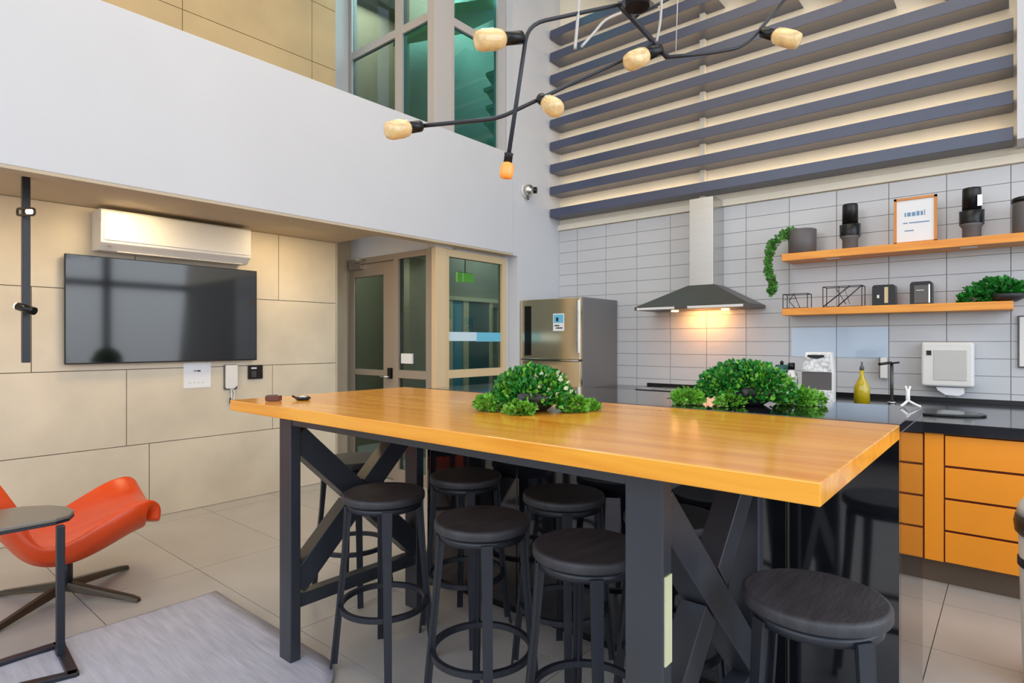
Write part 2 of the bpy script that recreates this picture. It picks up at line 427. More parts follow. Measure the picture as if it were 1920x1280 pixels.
MB().tube([(h.x, SY-.0, h.z), (h.x, SY-.06, h.z), (h.x-.1, SY-.06, h.z)], .01).build('door_handle', 'chrome', leaf)
c_ = atY(664, 500, SY-.04)
B(c_.x-.08, c_.x+.12, SY-.05, SY, c_.z-.03, c_.z+.03).build('door_closer', 'inox', d1)
MB().tube([(c_.x, SY-.04, c_.z+.03), (c_.x+.2, SY-.16, c_.z+.05), (c_.x+.16, SY-.0, c_.z+.06)], .008, 6).build('closer_arm', 'inox', d1)
def Y0_(px): return atX(px, 600, SX).y
# corner post running both storeys
struct('trim_4', B(SX-.02, SX+.045, SY-.03, Y0_(838)-.0505, 0, ZT), M['beige'], .003)
struct('trim_5', B(SX-.06, SX+.045, SY-.045, Y0_(848)-.0405, ZT, 6.2), M['frame_l'], .003)
struct('trim_8', MB().box(SX-.03, SX-.001, Y0_(946), 4.93, 0, ZT).box(SX-.03, SX-.001, SY+.3, 4.93, ZT+.001, 2.42), M['white'])
# side glazing, lower
wn = thing('window_3', 'x', 'x', (SX, 4.4, 0)); del wn['label']; del wn['category']; wn['kind'] = 'structure'
def Y_(px): return atX(px, 600, SX).y
w3 = MB()
for a, b, z0, z1 in ((Y_(838)-.05, Y_(838), 0, ZT), (Y_(938), Y_(946), 0, ZT), (Y_(838), Y_(938), ZT-.07, ZT), (Y_(838), Y_(938), 1.06, 1.14), (Y_(838), Y_(938), 0, .1)):
    e_ = .001 if z0 == 0 and z1 == ZT else .0
    w3.box(SX-.03-e_, SX+.03+e_, a+.0005, b-.0005, z0, z1)
w3.build('window_frame', 'beige', wn)
B(SX-.006, SX+.0, Y_(838), Y_(938), 1.14, ZT-.07).build('glass_pane', 'glass', wn)
B(SX-.006, SX+.0, Y_(838), Y_(938), .1, 1.06).build('glass_pane', 'glass', wn)
p1, p2, p3 = Y_(837), Y_(893), Y_(938)
B(SX+.001, SX+.004, p1, p2, 1.425, 1.515).build('film_band', 'film1', wn)
o = B(SX+.001, SX+.004, p2, p3, 1.42, 1.515).build('film_band', 'film2', wn); o['label'] = 'sky blue half of the film band'
# upper glazing
w4 = thing('window_4', 'x', 'x', (SX, 4.0, 2.4)); del w4['label']; del w4['category']; w4['kind'] = 'structure'
uf = MB(); xl = -5.63
fr_x(uf, xl, xl+.05, 2.9, 6.2); fr_x(uf, X_(742), X_(755), 2.9, 6.2); [uf.box(q0, q1, SY-.006, SY+.045, z0, z1) for z0, z1 in ((4.53, 4.61), (2.905, 3.0)) for q0, q1 in ((xl+.05, X_(742)), (X_(755), SX-.06))]
uf.box(SX-.03, SX+.03, Y_(848)-.04, Y_(848), 2.4, 6.2); uf.box(SX-.03, SX+.03, Y_(930), Y_(944), 2.4, 6.2)
uf.box(SX-.025, SX+.025, Y_(848), Y_(930), 4.53, 4.61)
uf.build('window_frame', 'frame_l', w4)
B(xl+.05, X_(742), SY+.015, SY+.023, 3.0, 4.53).build('glass_pane', 'glass', w4)
B(X_(755), SX, SY+.015, SY+.023, 3.0, 4.53).build('glass_pane', 'glass_t', w4)
B(xl+.05, X_(742), SY+.015, SY+.023, 4.61, 6.2).build('glass_pane', 'glass', w4)
B(X_(755), SX, SY+.015, SY+.023, 4.61, 6.2).build('glass_pane', 'glass', w4)
B(SX-.006, SX, Y_(848), Y_(930), 2.4, 4.53).build('glass_pane', 'glass_t', w4)
B(SX-.006, SX, Y_(848), Y_(930), 4.61, 6.2).build('glass_pane', 'glass_t', w4)
# inside the stairwell: partition, inner door, flight of treads
struct('wall_stairwell_partition', B(-5.6, -5.5, 4.6, 6.2, 0, 6.2), M['olive'])
PX = -5.495
def py_(px): return atX(px, 600, PX).y
def pz_(px, y): return atX(px, y, PX).z
zl = pz_(880, 565)
struct('trim_6', MB().box(PX-.001, PX+.03, py_(838), py_(846), 0, zl).box(PX-.001, PX+.03, py_(866), py_(876), 0, zl).box(PX-.001, PX+.03, py_(915), py_(921), 0, zl).box(PX-.001, PX+.04, py_(836), 6.19, zl, zl+.05), M['beige'])
struct('door_2', B(PX-.001, PX+.02, py_(876)+.005, py_(915)-.005, 0, zl-.005), M['dkteal'])
struct('trim_7', B(PX-.001, PX+.02, py_(846)+.005, py_(866)-.005, 0, zl-.005), M['teal'])
st = thing('staircase', 'pale zigzag stair flight seen through the teal upper glass', 'staircase', (-4.5, 5.4, 2.6))
for i in range(10):
    z0 = 2.75+i*.19
    MB().box(-4.62, -4.26, 4.95+.0*i+.04*(i % 2), 5.2+.04*(i % 2), z0, z0+.04).add([(-4.62, 5.0, z0), (-4.26, 5.0, z0), (-4.26, 5.2, z0), (-4.26, 5.2, z0-.14), (-4.62, 5.2, z0-.14), (-4.62, 5.2, z0)], [(0, 1, 3, 4), (0, 4, 5), (1, 2, 3)]).build('tread', 'stair', st)
B(-4.62, -4.26, 5.25, 5.31, 2.55, 4.7).build('stringer', 'teal', st)
MB().prism([(4.2, 4.72), (5.3, 5.3), (5.3, 5.42), (4.2, 4.84)], -5.3, -4.3, 'yz').build('landing_soffit', 'stairg', st)
# exit sign inside
s = atX(872, 520, -4.75)
struct('ceiling_entrance', B(-5.48, -4.42, 4.3, 4.9, 2.42, 2.5), M['white'])
ex = thing('exit_sign', 'green exit sign glowing behind the right glass pane', 'sign', (s.x, s.y, s.z))
B(s.x-.01, s.x+.01, s.y-.13, s.y-.06, s.z-.06, s.z+.05).build('arrow_panel', 'exit', ex)
B(s.x-.01, s.x+.01, s.y-.03, s.y+.13, s.z-.05, s.z+.05).build('figure_panel', 'exit', ex)
MB().box(s.x-.006, s.x+.006, s.y-.13, s.y+.13, s.z+.05, s.z+.055).tube([(s.x, s.y, s.z+.05), (s.x, s.y, 2.421)], .006, 6).build('hanger', 'black', ex)
s = atY(762, 672, SY-.004)
tag(B(s.x-.085, s.x+.085, SY-.004, SY+.014, s.z-.05, s.z+.05).build('notice', 'paper'), 'white paper notice stuck on the glass beside the entrance door', 'notice')

# ------------------------------------------------------------------ slatted screen
ss = thing('slatted_screen', 'dark bronze slatted screen on the kitchen wall above the range hood', 'screen', (-2, 5.6, 2.85))
pitch = .2575
def mitX(z): return -1.74+(4.51-z)/(4.51-3.857)*1.78
for k in range(13):
    zt = 2.945+pitch*k; zb = zt-.095
    xr = min(0.0, mitX(zt)); xl_ = BX+.02
    if xr-xl_ < .3: continue
    if xr > -.001:
        sl_ = B(xl_, 0.0, 5.50, KY-.004, zb, zt).build('slat', 'slat', ss, .003)
        B(xl_+.05, -.05, KY-.05, KY-.035, zt+.001, zt+.012).build('led_strip', 'led', sl_)
    else:
        xb_ = mitX(zb)
        poly = [(xl_, zb), (xb_, zb), (xr, zt), (xl_, zt)]
        sl_ = MB().prism(poly, 5.50, KY-.004, 'xz').build('slat', 'slat', ss, .003)
        B(xl_+.05, xr-.1, KY-.05, KY-.035, zt+.001, zt+.012).build('led_strip', 'led', sl_)
        # upper limb turning back up and left
        L = min(.8, (xr-xl_)); dx, dz = -.766, .643
        L = min(L, (6.15-zt)/dz)
        MB().prism([(xb_, zb), (xr, zt), (xr+dx*L, zt+dz*L), (xb_+dx*L, zb+dz*L)], 5.501, KY-.004, 'xz').build('slat', 'slat', ss, .003)
for x_ in (-2.34,):
    B(x_-.025, x_+.025, KY-.06, KY-.005, 2.83, 6.1).build('batten', 'cream', ss)

# ------------------------------------------------------------------ range hood
hd = thing('range_hood', 'stainless chimney range hood on the grey tiled wall', 'range hood', (-2.3, 5.5, 1.73))
hx0, hx1, hy0, hz = -2.86, -1.75, 5.25, 1.725
cx0, cx1, cy0 = -2.37, -2.14, 5.43
kb = KY-.02
v = [(hx0, hy0, hz+.03), (hx1, hy0, hz+.03), (hx1, kb, hz+.03), (hx0, kb, hz+.03), (cx0-.01, cy0-.01, 1.955), (cx1+.01, cy0-.01, 1.955), (cx1+.01, kb, 1.955), (cx0-.01, kb, 1.955)]
MB().add(v, [(0, 1, 5, 4), (1, 2, 6, 5), (2, 3, 7, 6), (3, 0, 4, 7), (4, 5, 6, 7), (0, 3, 2, 1)]).build('canopy', 'inox_d', hd)
B(hx0, hx1, hy0, kb, hz, hz+.03).build('rim', 'inox_d', hd, .003)
for a, b in ((hx0+.03, hx0+.42), (hx0+.55, hx1-.05)):
    B(a, b, hy0-.006, hy0+.01, hz+.002, hz+.024).build('light_strip', 'whitep', hd)
B(cx0, cx1, cy0, kb, 1.95, 2.78).build('chimney', 'inox', hd, .002)
for x_ in (-2.55, -2.05):
    MB().lathe([(.0, 0), (.035, 0), (.035, .012), (.0, .012)], (x_, 5.5, hz-.012), 16).build('hood_lamp', 'lamp', hd)
l = bpy.data.lights.new('hood_glow', 'AREA'); l.size = .35; l.size_y = .08; l.shape = 'RECTANGLE'; l.energy = 4; l.color = (1, .42, .12)
lo = bpy.data.objects.new('hood_glow', l); COL.objects.link(lo); lo.location = (-2.3, 5.56, hz-.02)
lo.rotation_euler = (math.radians(25), 0, 0)

# ------------------------------------------------------------------ fridge
fx0, fx1, fy = BX+.012, -3.31, 4.97
fd = thing('fridge', 'tall stainless fridge between white wall and range wall', 'fridge', ((fx0+fx1)/2, 5.3, 0))
B(fx0, fx1, fy+.05, KY-.03, .03, 1.87).build('body', 'fridge_side', fd, .006)
B(fx0, fx1-.004, fy, fy+.045, 1.235, 1.865).build('door', 'inox_w', fd, .006)
B(fx0, fx1-.004, fy, fy+.045, .08, 1.22).build('freezer_door', 'inox_w', fd, .006)
B(fx0+.03, fx1-.02, fy-.012, fy-.0, 1.222, 1.234).build('trim_strip', 'chrome', fd)
B(fx1-.035, fx1-.012, fy-.02, fy, 1.3, 1.84).build('handle_or_highlight', 'chrome', fd, .004)  # bright strip painting the highlight along the door edge; door has no handle
B(fx0+.06, fx0+.15, fy-.004, fy, 1.27, 1.8).build('dark_reflection', 'blackp', fd)  # black strip standing in for the tall dark reflection on the door
B(fx0, fx1, fy+.06, KY-.1, 0, .03).build('foot', 'blackp', fd)
s = atY(1048, 604, fy)
nb = thing('fridge_notice', 'blue and white notice taped on the fridge door', 'notice', (s.x, fy-.008, s.z-.09))
B(s.x-.07, s.x+.07, fy-.007, fy-.004, s.z-.09, s.z+.09).build('sheet', 'paper', nb)
B(s.x-.06, s.x+.06, fy-.009, fy-.007, s.z-.005, s.z+.08).build('picture', 'film2', nb)
for i, (a, b) in enumerate(((-.05, .01), (-.03, .05))):
    B(s.x+a, s.x+b, fy-.009, fy-.007, s.z-.04-.025*i, s.z-.028-.025*i).build('text_line', 'ink', nb)
B(s.x-.03, s.x+.0, fy-.010, fy-.009, s.z+.01, s.z+.05).build('logo', 'ink', nb)

# ------------------------------------------------------------------ shelves
def shelf(label, z0, z1, xa, xb, ya, light):
    t = thing('shelf', label, 'shelf', ((xa+xb)/2, (ya+KY)/2, z0), 'orange wall shelves')
    B(xa, xb, ya, KY-.02, z0, z1).build('board', 'shelf', t, .003)
    for px in light:
        B(px-.05, px+.05, ya+.06, ya+.12, z0-.006, z0+.001).build('puck_light', 'whitep', t)
    return t
UZ, LZ, SYF = 2.115, 1.645, 5.42
shelf('upper orange wall shelf carrying black canisters and a framed print', UZ, UZ+.062, -1.53, .6, SYF, (-1.15, -.25))
shelf('lower orange wall shelf carrying wire terrariums and a green plant', LZ, LZ+.06, -1.53, .0, SYF, ())
UT, LT = UZ+.062, LZ+.06
IY = 5.54
def px_x(px, Y=IY): return atY(px, 600, Y).x
# gray pot with trailing plant
def leaf_ball(n, center, rad, size, hemi=True, jit=.25, flat=1.0):
    mb = MB(); c = Vector(center)
    for i in range(n):
        th = random.uniform(0, 2*math.pi); u = random.uniform(0 if hemi else -1, 1)
        s_ = math.sqrt(1-u*u); rr = random.uniform(1-jit, 1)
        p = c+Vector((rad[0]*s_*math.cos(th)*rr, rad[1]*s_*math.sin(th)*rr, rad[2]*u*rr))
        d = Vector((s_*math.cos(th), s_*math.sin(th), u+.3))+Vector([random.uniform(-.8, .8) for _ in range(3)])
        d.normalize(); sd = d.cross(Vector([random.uniform(-1, 1) for _ in range(3)])).normalized()
        L = size*random.uniform(.6, 1.3); W = L*random.uniform(.28, .5); up = sd.cross(d)
        q = p+d*L
        mb.add([p, p+d*L*.35+sd*W+up*W*.3, q, p+d*L*.35-sd*W+up*W*.3, p+d*L*.7+sd*W*.7+up*W*.5, p+d*L*.7-sd*W*.7+up*W*.5],
               [(0, 1, 4), (0, 4, 2), (0, 2, 5), (0, 5, 3)])
    return mb
x_ = px_x(1504)
pt = thing('trailing_plant', 'grey pot with a green plant trailing off the upper shelf end', 'plant', (x_, IY, UT))
MB().lathe([(.095, 0), (.11, .01), (.113, .205), (.105, .21), (.098, .205), (.095, .16), (0, .16)], (x_, IY, UT), 32).build('pot', 'greyp', pt)
tr = MB(); path = cr([(x_-.04, IY-.02, UT+.17), (x_-.1, IY-.05, UT+.19), (x_-.2, IY-.1, UT+.10), (x_-.245, IY-.12, UT-.02), (x_-.235, IY-.14, UT-.14), (x_-.2, IY-.14, UT-.26), (x_-.21, IY-.14, UT-.33)], 14)
for i, p in enumerate(path):
    r_ = .026 if i < 40 else .018
    m_ = leaf_ball(8, p, (r_, r_, r_), .034, False); tr.add(m_.v, m_.f)
tr.build('foliage', 'leafm', pt, kind='stuff')
MB().tube(path, .006, 6).build('stem', 'leafl', pt)
# black canister grinders
def canister(px, label, z, r, hgt):
    x_ = px_x(px)
    t = thing('canister', label, 'canister', (x_, IY, z), 'black canisters on the upper shelf')
    MB().lathe([(r*.80, 0), (r*.84, .005), (r*.84, hgt*.22), (r, hgt*.26), (r, hgt*.3)], (x_, IY, z), 32).build('base', 'greyp', t)
    MB().lathe([(r, hgt*.3), (r*1.02, hgt*.31), (r*1.02, hgt*.54), (r*.84, hgt*.57)], (x_, IY, z), 32).build('body', 'blackp', t)
    MB().lathe([(r*.86, hgt*.57), (r*.84, hgt*.97), (r*.80, hgt), (0, hgt)], (x_, IY, z), 32).build('lid', 'blackp', t)
    for a in (-1, 1): B(x_+a*r*1.0-.006, x_+a*r*1.0+.006, IY-.02, IY+.02, z+hgt*.28, z+hgt*.56).build('side_clip', 'blackp', t)
    return t
canister(1594, 'black stepped canister beside the grey plant pot on the upper shelf', UT, .068, .375)
canister(1822, 'black stepped canister with a silver clasp right of the framed print', UT, .068, .375)
x_ = px_x(1838); MB().box(x_-.014, x_+.014, IY-.062, IY-.045, UT+.23, UT+.31).build('clasp', 'chrome', bpy.data.objects['canister.001'])
x_ = px_x(1925); t = thing('box_canister', 'dark grey tub cut off by the right edge on the upper shelf', 'canister', (x_, IY, UT))
MB().lathe([(.075, 0), (.08, .01), (.08, .24), (.075, .25), (0, .25)], (x_, IY, UT), 28).build('tub', 'greyp', t)
MB().lathe([(.083, .225), (.083, .255), (.07, .262), (0, .262)], (x_, IY, UT), 28).build('lid', 'blackp', t)
# framed print
a, b = px_x(1676, 5.5), px_x(1757, 5.5)
pf = thing('framed_print', 'orange wood framed white certificate on the upper shelf', 'picture', ((a+b)/2, 5.5, UT))
tilt = .03
def fy_(z): return 5.5+tilt*(z-UT)/.35
zt = UT+.36
for (xa, xb, z0, z1) in ((a, a+.018, UT, zt), (b-.018, b, UT, zt), (a, b, UT, UT+.018), (a, b, zt-.018, zt)):
    B(xa, xb, 5.5, 5.525, z0, z1).build('frame_bar', 'woodframe', pf)
B(a+.015, b-.015, 5.508, 5.518, UT+.015, zt-.015).build('print', 'paper', pf)
x0 = a+.07
for i, (wd, hh, mm) in enumerate(((.01, .03, 'lightink'), (.022, .03, 'lightink'), (.022, .03, 'lightink'), (.018, .034, 'lightink'), (.014, .032, 'lightink'), (.006, .04, 'lightink'))):
    B(x0, x0+wd, 5.506, 5.508, UT+.215, UT+.215+hh).build('letter', mm, pf); x0 += wd+.008
for i, (o1, o2, dz) in enumerate(((.06, .09, .16), (.1, .23, .16), (.07, .13, .1))):
    B(a+o1, a+o2, 5.506, 5.508, UT+dz, UT+dz+.008).build('text_line', 'lightink', pf)
# wire terrariums
def wire(name, label, px0, px1, hgt, diag):
    a, b = px_x(px0, 5.47), px_x(px1, 5.47); y0, y1 = 5.47, 5.60
    t = thing(name, label, 'terrarium', ((a+b)/2, 5.53, LT))
    r = .0035; C8 = [(x, y, z) for x in (a, b) for y in (y0, y1) for z in (LT+r, LT+hgt)]
    mb = MB()
    for i in range(8):
        for j in range(i+1, 8):
            if sum(abs(C8[i][k]-C8[j][k]) > 1e-6 for k in range(3)) == 1: mb.tube([C8[i], C8[j]], r, 6)
    mb.build('wire_frame', 'black', t)
    d = MB()
    for (p, q, rr) in diag:
        d.tube([(a+(b-a)*p[0], y0+(y1-y0)*p[1], LT+r+(hgt-r)*p[2]), (a+(b-a)*q[0], y0+(y1-y0)*q[1], LT+r+(hgt-r)*q[2])], rr, 6)
    d.build('cross_wire', 'black', t)
wire('wire_terrarium', 'small square wire terrarium at the left end of the lower shelf', 1468, 1514, .125,
     [((.45, 0, 1), (.25, 0, .5), .003), ((.25, 0, .5), (.5, 0, 0), .003), ((.45, 0, 1), (.7, 0, 0), .003), ((0, 0, .6), (.6, 0, .7), .002)])
wire('wire_terrarium', 'larger rectangular wire terrarium with crossing dark wires beside the small one', 1543, 1616, .17,
     [((0, 0, 0), (.7, 0, 1), .005), ((.38, 0, 0), (1, 0, 1), .005), ((.42, 0, 0), (.42, 0, 1), .003), ((.35, 0, .9), (.6, 0, .1), .003), ((.55, 0, .95), (.7, 0, .1), .002)])
def rr_poly(a, b, c, d, r, n=5):
    pts = []
    for cx, cz, s0 in ((b-r, d-r, 0), (a+r, d-r, 90), (a+r, c+.004, 180), (b-r, c+.004, 270)):
        rr = r if s0 < 180 else .004
        cx = cx if s0 < 180 else (a+.004 if s0 == 180 else b-.004)
        for i in range(n+1):
            t = math.radians(s0+90*i/n); pts.append((cx+rr*math.cos(t), cz+rr*math.sin(t)))
    return pts
a, b = px_x(1635, 5.48), px_x(1678, 5.48)
sk = thing('speaker_box', 'glossy black rounded box with a beige stripe on the lower shelf', 'box', ((a+b)/2, 5.54, LT))
MB().prism(rr_poly(a, b, LT, LT+.165, .02), 5.48, 5.60, 'xz').build('body', 'blackp', sk, .003)
B(a+.085, a+.11, 5.476, 5.481, LT+.02, LT+.145).build('stripe', 'beige', sk)
B(a+.035, a+.05, 5.476, 5.481, LT+.06, LT+.085).build('button', 'whitep', sk)
a, b = px_x(1706, 5.48), px_x(1748, 5.48)
tt = thing('toaster', 'black rounded appliance with grey front right of the glossy box', 'appliance', ((a+b)/2, 5.54, LT))
MB().prism(rr_poly(a, b, LT, LT+.175, .022), 5.48, 5.60, 'xz').build('body', 'blackp', tt, .003)
B(a+.028, b-.022, 5.474, 5.481, LT+.01, LT+.145).build('front_panel', 'greyp', tt)
B(b-.022, b-.014, 5.472, 5.481, LT+.01, LT+.15).build('edge_strip', 'chrome', tt)
B(a+.04, a+.09, 5.472, 5.476, LT+.105, LT+.11).build('text_line', 'whitep', tt)
# shelf plant
xa = px_x(1872, 5.53)
sp_ = thing('shelf_plant', 'low green leafy plant in a dark bowl on the lower shelf', 'plant', (xa, 5.54, LT))
MB().lathe([(.05, 0), (.09, .02), (.105, .05), (.1, .055), (0, .05)], (xa+.05, 5.53, LT), 28).build('bowl', 'bowl', sp_)
f1 = leaf_ball(420, (xa+.0, 5.56, LT+.05), (.19, .08, .11), .045, True, .5)
f2 = leaf_ball(220, (xa-.13, 5.54, LT+.035), (.1, .08, .06), .04, False, .4)
f2.v = [(x, y, max(z, LT+.003)) for x, y, z in f2.v]
f1.add(f2.v, f2.f); f1.build('foliage', 'leafd', sp_, kind='stuff')

# ------------------------------------------------------------------ kitchen counter, drawers
cyf = 4.24
cab = thing('kitchen_cabinet', 'long orange drawer cabinet under the black worktop', 'cabinet', (.3, 4.9, 0))
xp0, xp1 = -.62, atY(1771, 900, cyf).x
B(-3.28, 2.6, cyf+.06, KY-.02, 0, .14).build('plinth', 'plinth', cab)
B(-3.28, 2.6, cyf+.02, KY-.02, .14, .885).build('carcass', 'orange', cab)
B(-.40, xp1-.004, cyf, cyf+.018, .14, .885).build('filler_panel', 'orange', cab, .002)
B(-.42, 2.6, cyf+.014, cyf+.02, .14, .885).build('shadow_gap', 'gap', cab)
hh = (.885-.14)/4
for ci in range(3):
    xa = xp1+ci*.9; 
    for r in range(4):
        B(xa+.003, xa+.897, cyf-.004, cyf+.014, .14+r*hh+.004, .14+(r+1)*hh-.010).build('drawer', 'orange', cab, .002)
wt = B(-3.29, 2.62, cyf-.03, KY-.02, .886, .95).build('worktop', 'worktop', None, .004)
tag(wt, 'continuous black worktop along the tiled kitchen wall', 'worktop')
# induction slot strip / cooktop
ct = thing('cooktop', 'black glass cooktop under the range hood', 'cooktop', (-2.3, 5.4, .951))
B(-2.8, -1.8, 5.15, 5.62, .951, .962).build('glass_top', 'granite', ct, .002)
for i, (u, v_) in enumerate(((-2.6, 5.27), (-2.0, 5.27), (-2.6, 5.5), (-2.0, 5.5))):
    MB().lathe([(.07, 0), (.075, 0), (.075, .001), (.07, .001), (.07, 0)], (u, v_, .9622), 24, ring=True).build('burner_ring', 'greyp', ct)
tag(B(-2.95, 2.62, KY-.032, KY-.019, .951, .985).build('upstand', 'blackp'), 'thin black upstand strip behind the worktop', 'upstand')
# sink
s = atZ(1755, 775, .95)
sk = thing('sink', 'dark round edged sink set in the worktop at right', 'sink', (s.x, s.y, .951))
MB().prism([(s.x+.2*math.cos(t)*(1.3), s.y+.17*math.sin(t)) for t in [2*math.pi*i/28 for i in range(28)]], .951, .962).build('rim', 'blackp', sk, .002)
MB().prism([(s.x+.17*math.cos(t)*(1.3), s.y+.14*math.sin(t)) for t in [2*math.pi*i/28 for i in range(28)]], .9625, .9635).build('bowl', 'worktop', sk)
# splash panel
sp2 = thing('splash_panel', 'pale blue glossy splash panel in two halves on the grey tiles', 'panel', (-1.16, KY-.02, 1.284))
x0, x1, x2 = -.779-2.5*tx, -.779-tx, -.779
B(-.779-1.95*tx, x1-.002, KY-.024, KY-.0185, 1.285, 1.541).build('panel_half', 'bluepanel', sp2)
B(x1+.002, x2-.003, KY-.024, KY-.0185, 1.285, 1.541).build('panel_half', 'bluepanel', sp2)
# paper towel dispenser
yb = KY-.02
a, b = px_x(1727, 5.55), px_x(1826, 5.55)
zt_, zb_ = atY(1776, 641, 5.55).z, atY(1776, 725, 5.55).z
pd = thing('towel_dispenser', 'white paper towel dispenser on the tiled wall', 'dispenser', ((a+b)/2, 5.6, zb_))
B(a, b, 5.55, yb, zb_, zt_).build('housing', 'whitep', pd, .018, seg=3)
B(a+.08, b-.04, 5.545, 5.551, zb_+.05, zt_-.06).build('front_panel', 'white2', pd, .002)
B(a+.035, a+.065, 5.543, 5.551, zt_-.10, zt_-.065).build('window', 'ink', pd)
MB().prism([(a+.09, zb_-.005), (b-.06, zb_-.005), (b-.06, zb_-.05), (b-.09, zb_-.07), (a+.15, zb_-.065), (a+.1, zb_-.03)], 5.58, 5.66, 'xz').build('paper_towel', 'paper', pd, .004)
# small soap dispenser
s = atY(1654, 690, 5.6)
sd_ = thing('soap_dispenser', 'small narrow white soap dispenser above the faucet', 'dispenser', (s.x, 5.66, s.z-.08))
B(s.x-.02, s.x+.03, 5.62, yb, s.z-.085, s.z+.085).build('body', 'whitep', sd_, .008)
B(s.x-.026, s.x-.02, 5.625, yb, s.z-.085, s.z+.085).build('back_plate', 'greyp', sd_)
# faucet
s = atZ(1672, 744, .95); s.y = 5.3; s.x = px_x(1672, 5.3)
fc = thing('faucet', 'slim dark chrome faucet rising behind the island', 'faucet', (s.x, s.y, .95))
MB().lathe([(.028, 0), (.028, .01), (.016, .014)], (s.x, s.y, .951), 20).build('base', 'chrome', fc)
MB().tube([(s.x, s.y, .96), (s.x, s.y, 1.245)], .012, 14).build('riser', 'inox_d', fc)
MB().tube(rnd([(s.x, s.y, 1.24), (s.x, s.y-.02, 1.26), (s.x-.06, s.y-.14, 1.25)], .02), .01, 12).build('spout', 'blackp', fc)
MB().tube([(s.x-.0, s.y, 1.255), (s.x+.05, s.y, 1.262)], .007, 8).build('lever', 'blackp', fc)
# oil bottle
s = atZ(1616, 752, .95); s.y = 5.0; s.x = px_x(1616, 5.0); r = .052
ob = thing('oil_bottle', 'glass bottle of golden oil on the worktop by the soap dispenser', 'bottle', (s.x, s.y, .95))
MB().lathe([(0, .002), (r, .002), (r, .13), (r*.7, .17), (.016, .21), (.013, .26), (0, .26)], (s.x, s.y, .95), 24).build('glass', 'oil', ob)
MB().lathe([(.015, .26), (.015, .285), (.008, .29), (.006, .32), (0, .32)], (s.x, s.y, .95), 16).build('stopper', 'greyp', ob)
# coffee capsule machine (white, speckled)
a, b = px_x(1499, 4.7), px_x(1561, 4.7); Yc = 4.7
zt_ = atY(1530, 660, Yc).z
cm = thing('coffee_machine', 'white speckled countertop coffee machine behind the green plant', 'coffee machine', ((a+b)/2, Yc+.1, .95))
wdt = b-a
MB().prism([(a, .951), (b, .951), (b-.0, .951+(zt_-.95)*.6), (b-.015, zt_), (a+.03, zt_), (a, .951+(zt_-.95)*.6)], Yc+.03, Yc+.11, 'xz').build('body', 'whitep', cm, .008)
MB().prism([(a+.012, .951+(zt_-.95)*.63), (b-.012, .951+(zt_-.95)*.63), (b-.022, zt_-.01), (a+.038, zt_-.01)], Yc+.005, Yc+.03, 'xz').build('head_panel', 'speck', cm, .004)
B(a+.012, b-.012, Yc+.015, Yc+.03, .951+(zt_-.95)*.3, .951+(zt_-.95)*.62).build('brew_window', 'greyp', cm)
B(a+.004, b-.004, Yc-.0, Yc+.03, .955, .951+(zt_-.95)*.3).build('drip_base', 'speck', cm, .004)
MB().prism([(a+wdt*.25+i*wdt*.05, zt_-.035-.012*math.sin(math.pi*i/10)) for i in range(11)]+[(a+wdt*.75, zt_-.02), (a+wdt*.25, zt_-.02)], Yc+.0, Yc+.005, 'xz').build('emblem', 'ink', cm)
# soap bottle beside
s = (px_x(1484, 4.75), 4.75)
sb = thing('spray_bottle', 'clear bottle with a black cap left of the coffee machine', 'bottle', (s[0], s[1], .95))
MB().lathe([(0, .002), (.038, .002), (.04, .2), (.02, .26)], (s[0], s[1], .95), 20).build('glass', 'whitep', sb)
MB().lathe([(.024, .26), (.024, .31), (0, .31)], (s[0], s[1], .95), 16).build('cap', 'blackp', sb)
s = (px_x(1466, 4.85), 4.85)
gb = thing('dark_kettle', 'dark green rounded jug behind the green plant on the worktop', 'jug', (s[0], s[1], .95))
MB().lathe([(0, .002), (.06, .002), (.085, .1), (.08, .2), (.05, .27), (.045, .29), (0, .29)], (s[0], s[1], .95), 24).build('body', 'dkteal', gb)
MB().lathe([(.01, .29), (.016, .31), (0, .325)], (s[0], s[1], .95), 12).build('lid_knob', 'blackp', gb)
MB().tube(cr([(s[0]+.05, s[1]-.03, 1.19), (s[0]+.11, s[1]-.05, 1.18), (s[0]+.12, s[1]-.05, 1.08), (s[0]+.08, s[1]-.03, 1.04)], 5), .008, 8).build('handle_or_highlight', 'blackp', gb)
# white stand on the island corner
s = atZ(1708, 758, 1.146); sx_, sy_ = -.335, 2.945
wh = thing('napkin_stand', 'small white three footed stand at the island rear corner', 'stand', (sx_, sy_, 1.146))
MB().lathe([(.006, .02), (.008, .035), (.007, .07), (.004, .075)], (sx_, sy_, 1.147), 12).build('stem', 'whitep', wh)
for an in (0, 2.1, 4.2):
    MB().tube(cr([(sx_, sy_, 1.175), (sx_+.025*math.cos(an), sy_+.025*math.sin(an), 1.160), (sx_+.045*math.cos(an), sy_+.055*math.sin(an)*.6, 1.1512)], 4), .005, 8).build('foot', 'whitep', wh)
for an in (-1, 1): MB().tube([(sx_, sy_, 1.20), (sx_+.008*an, sy_, 1.235)], .004, 8).build('prong', 'whitep', wh)
# switch panel right edge
s = atY(1918, 643, KY-.02)
sw = thing('wall_switch_panel', 'white framed wall panel cut off by the right edge', 'panel', (s.x+.1, KY-.03, s.z-.19))
B(s.x-.03, s.x+.25, KY-.04, KY-.0185, s.z-.18, s.z+.2).build('frame', 'greyp', sw, .003)
B(s.x-.02, s.x+.24, KY-.046, KY-.04, s.z-.17, s.z+.19).build('panel_face', 'whitep', sw, .003)

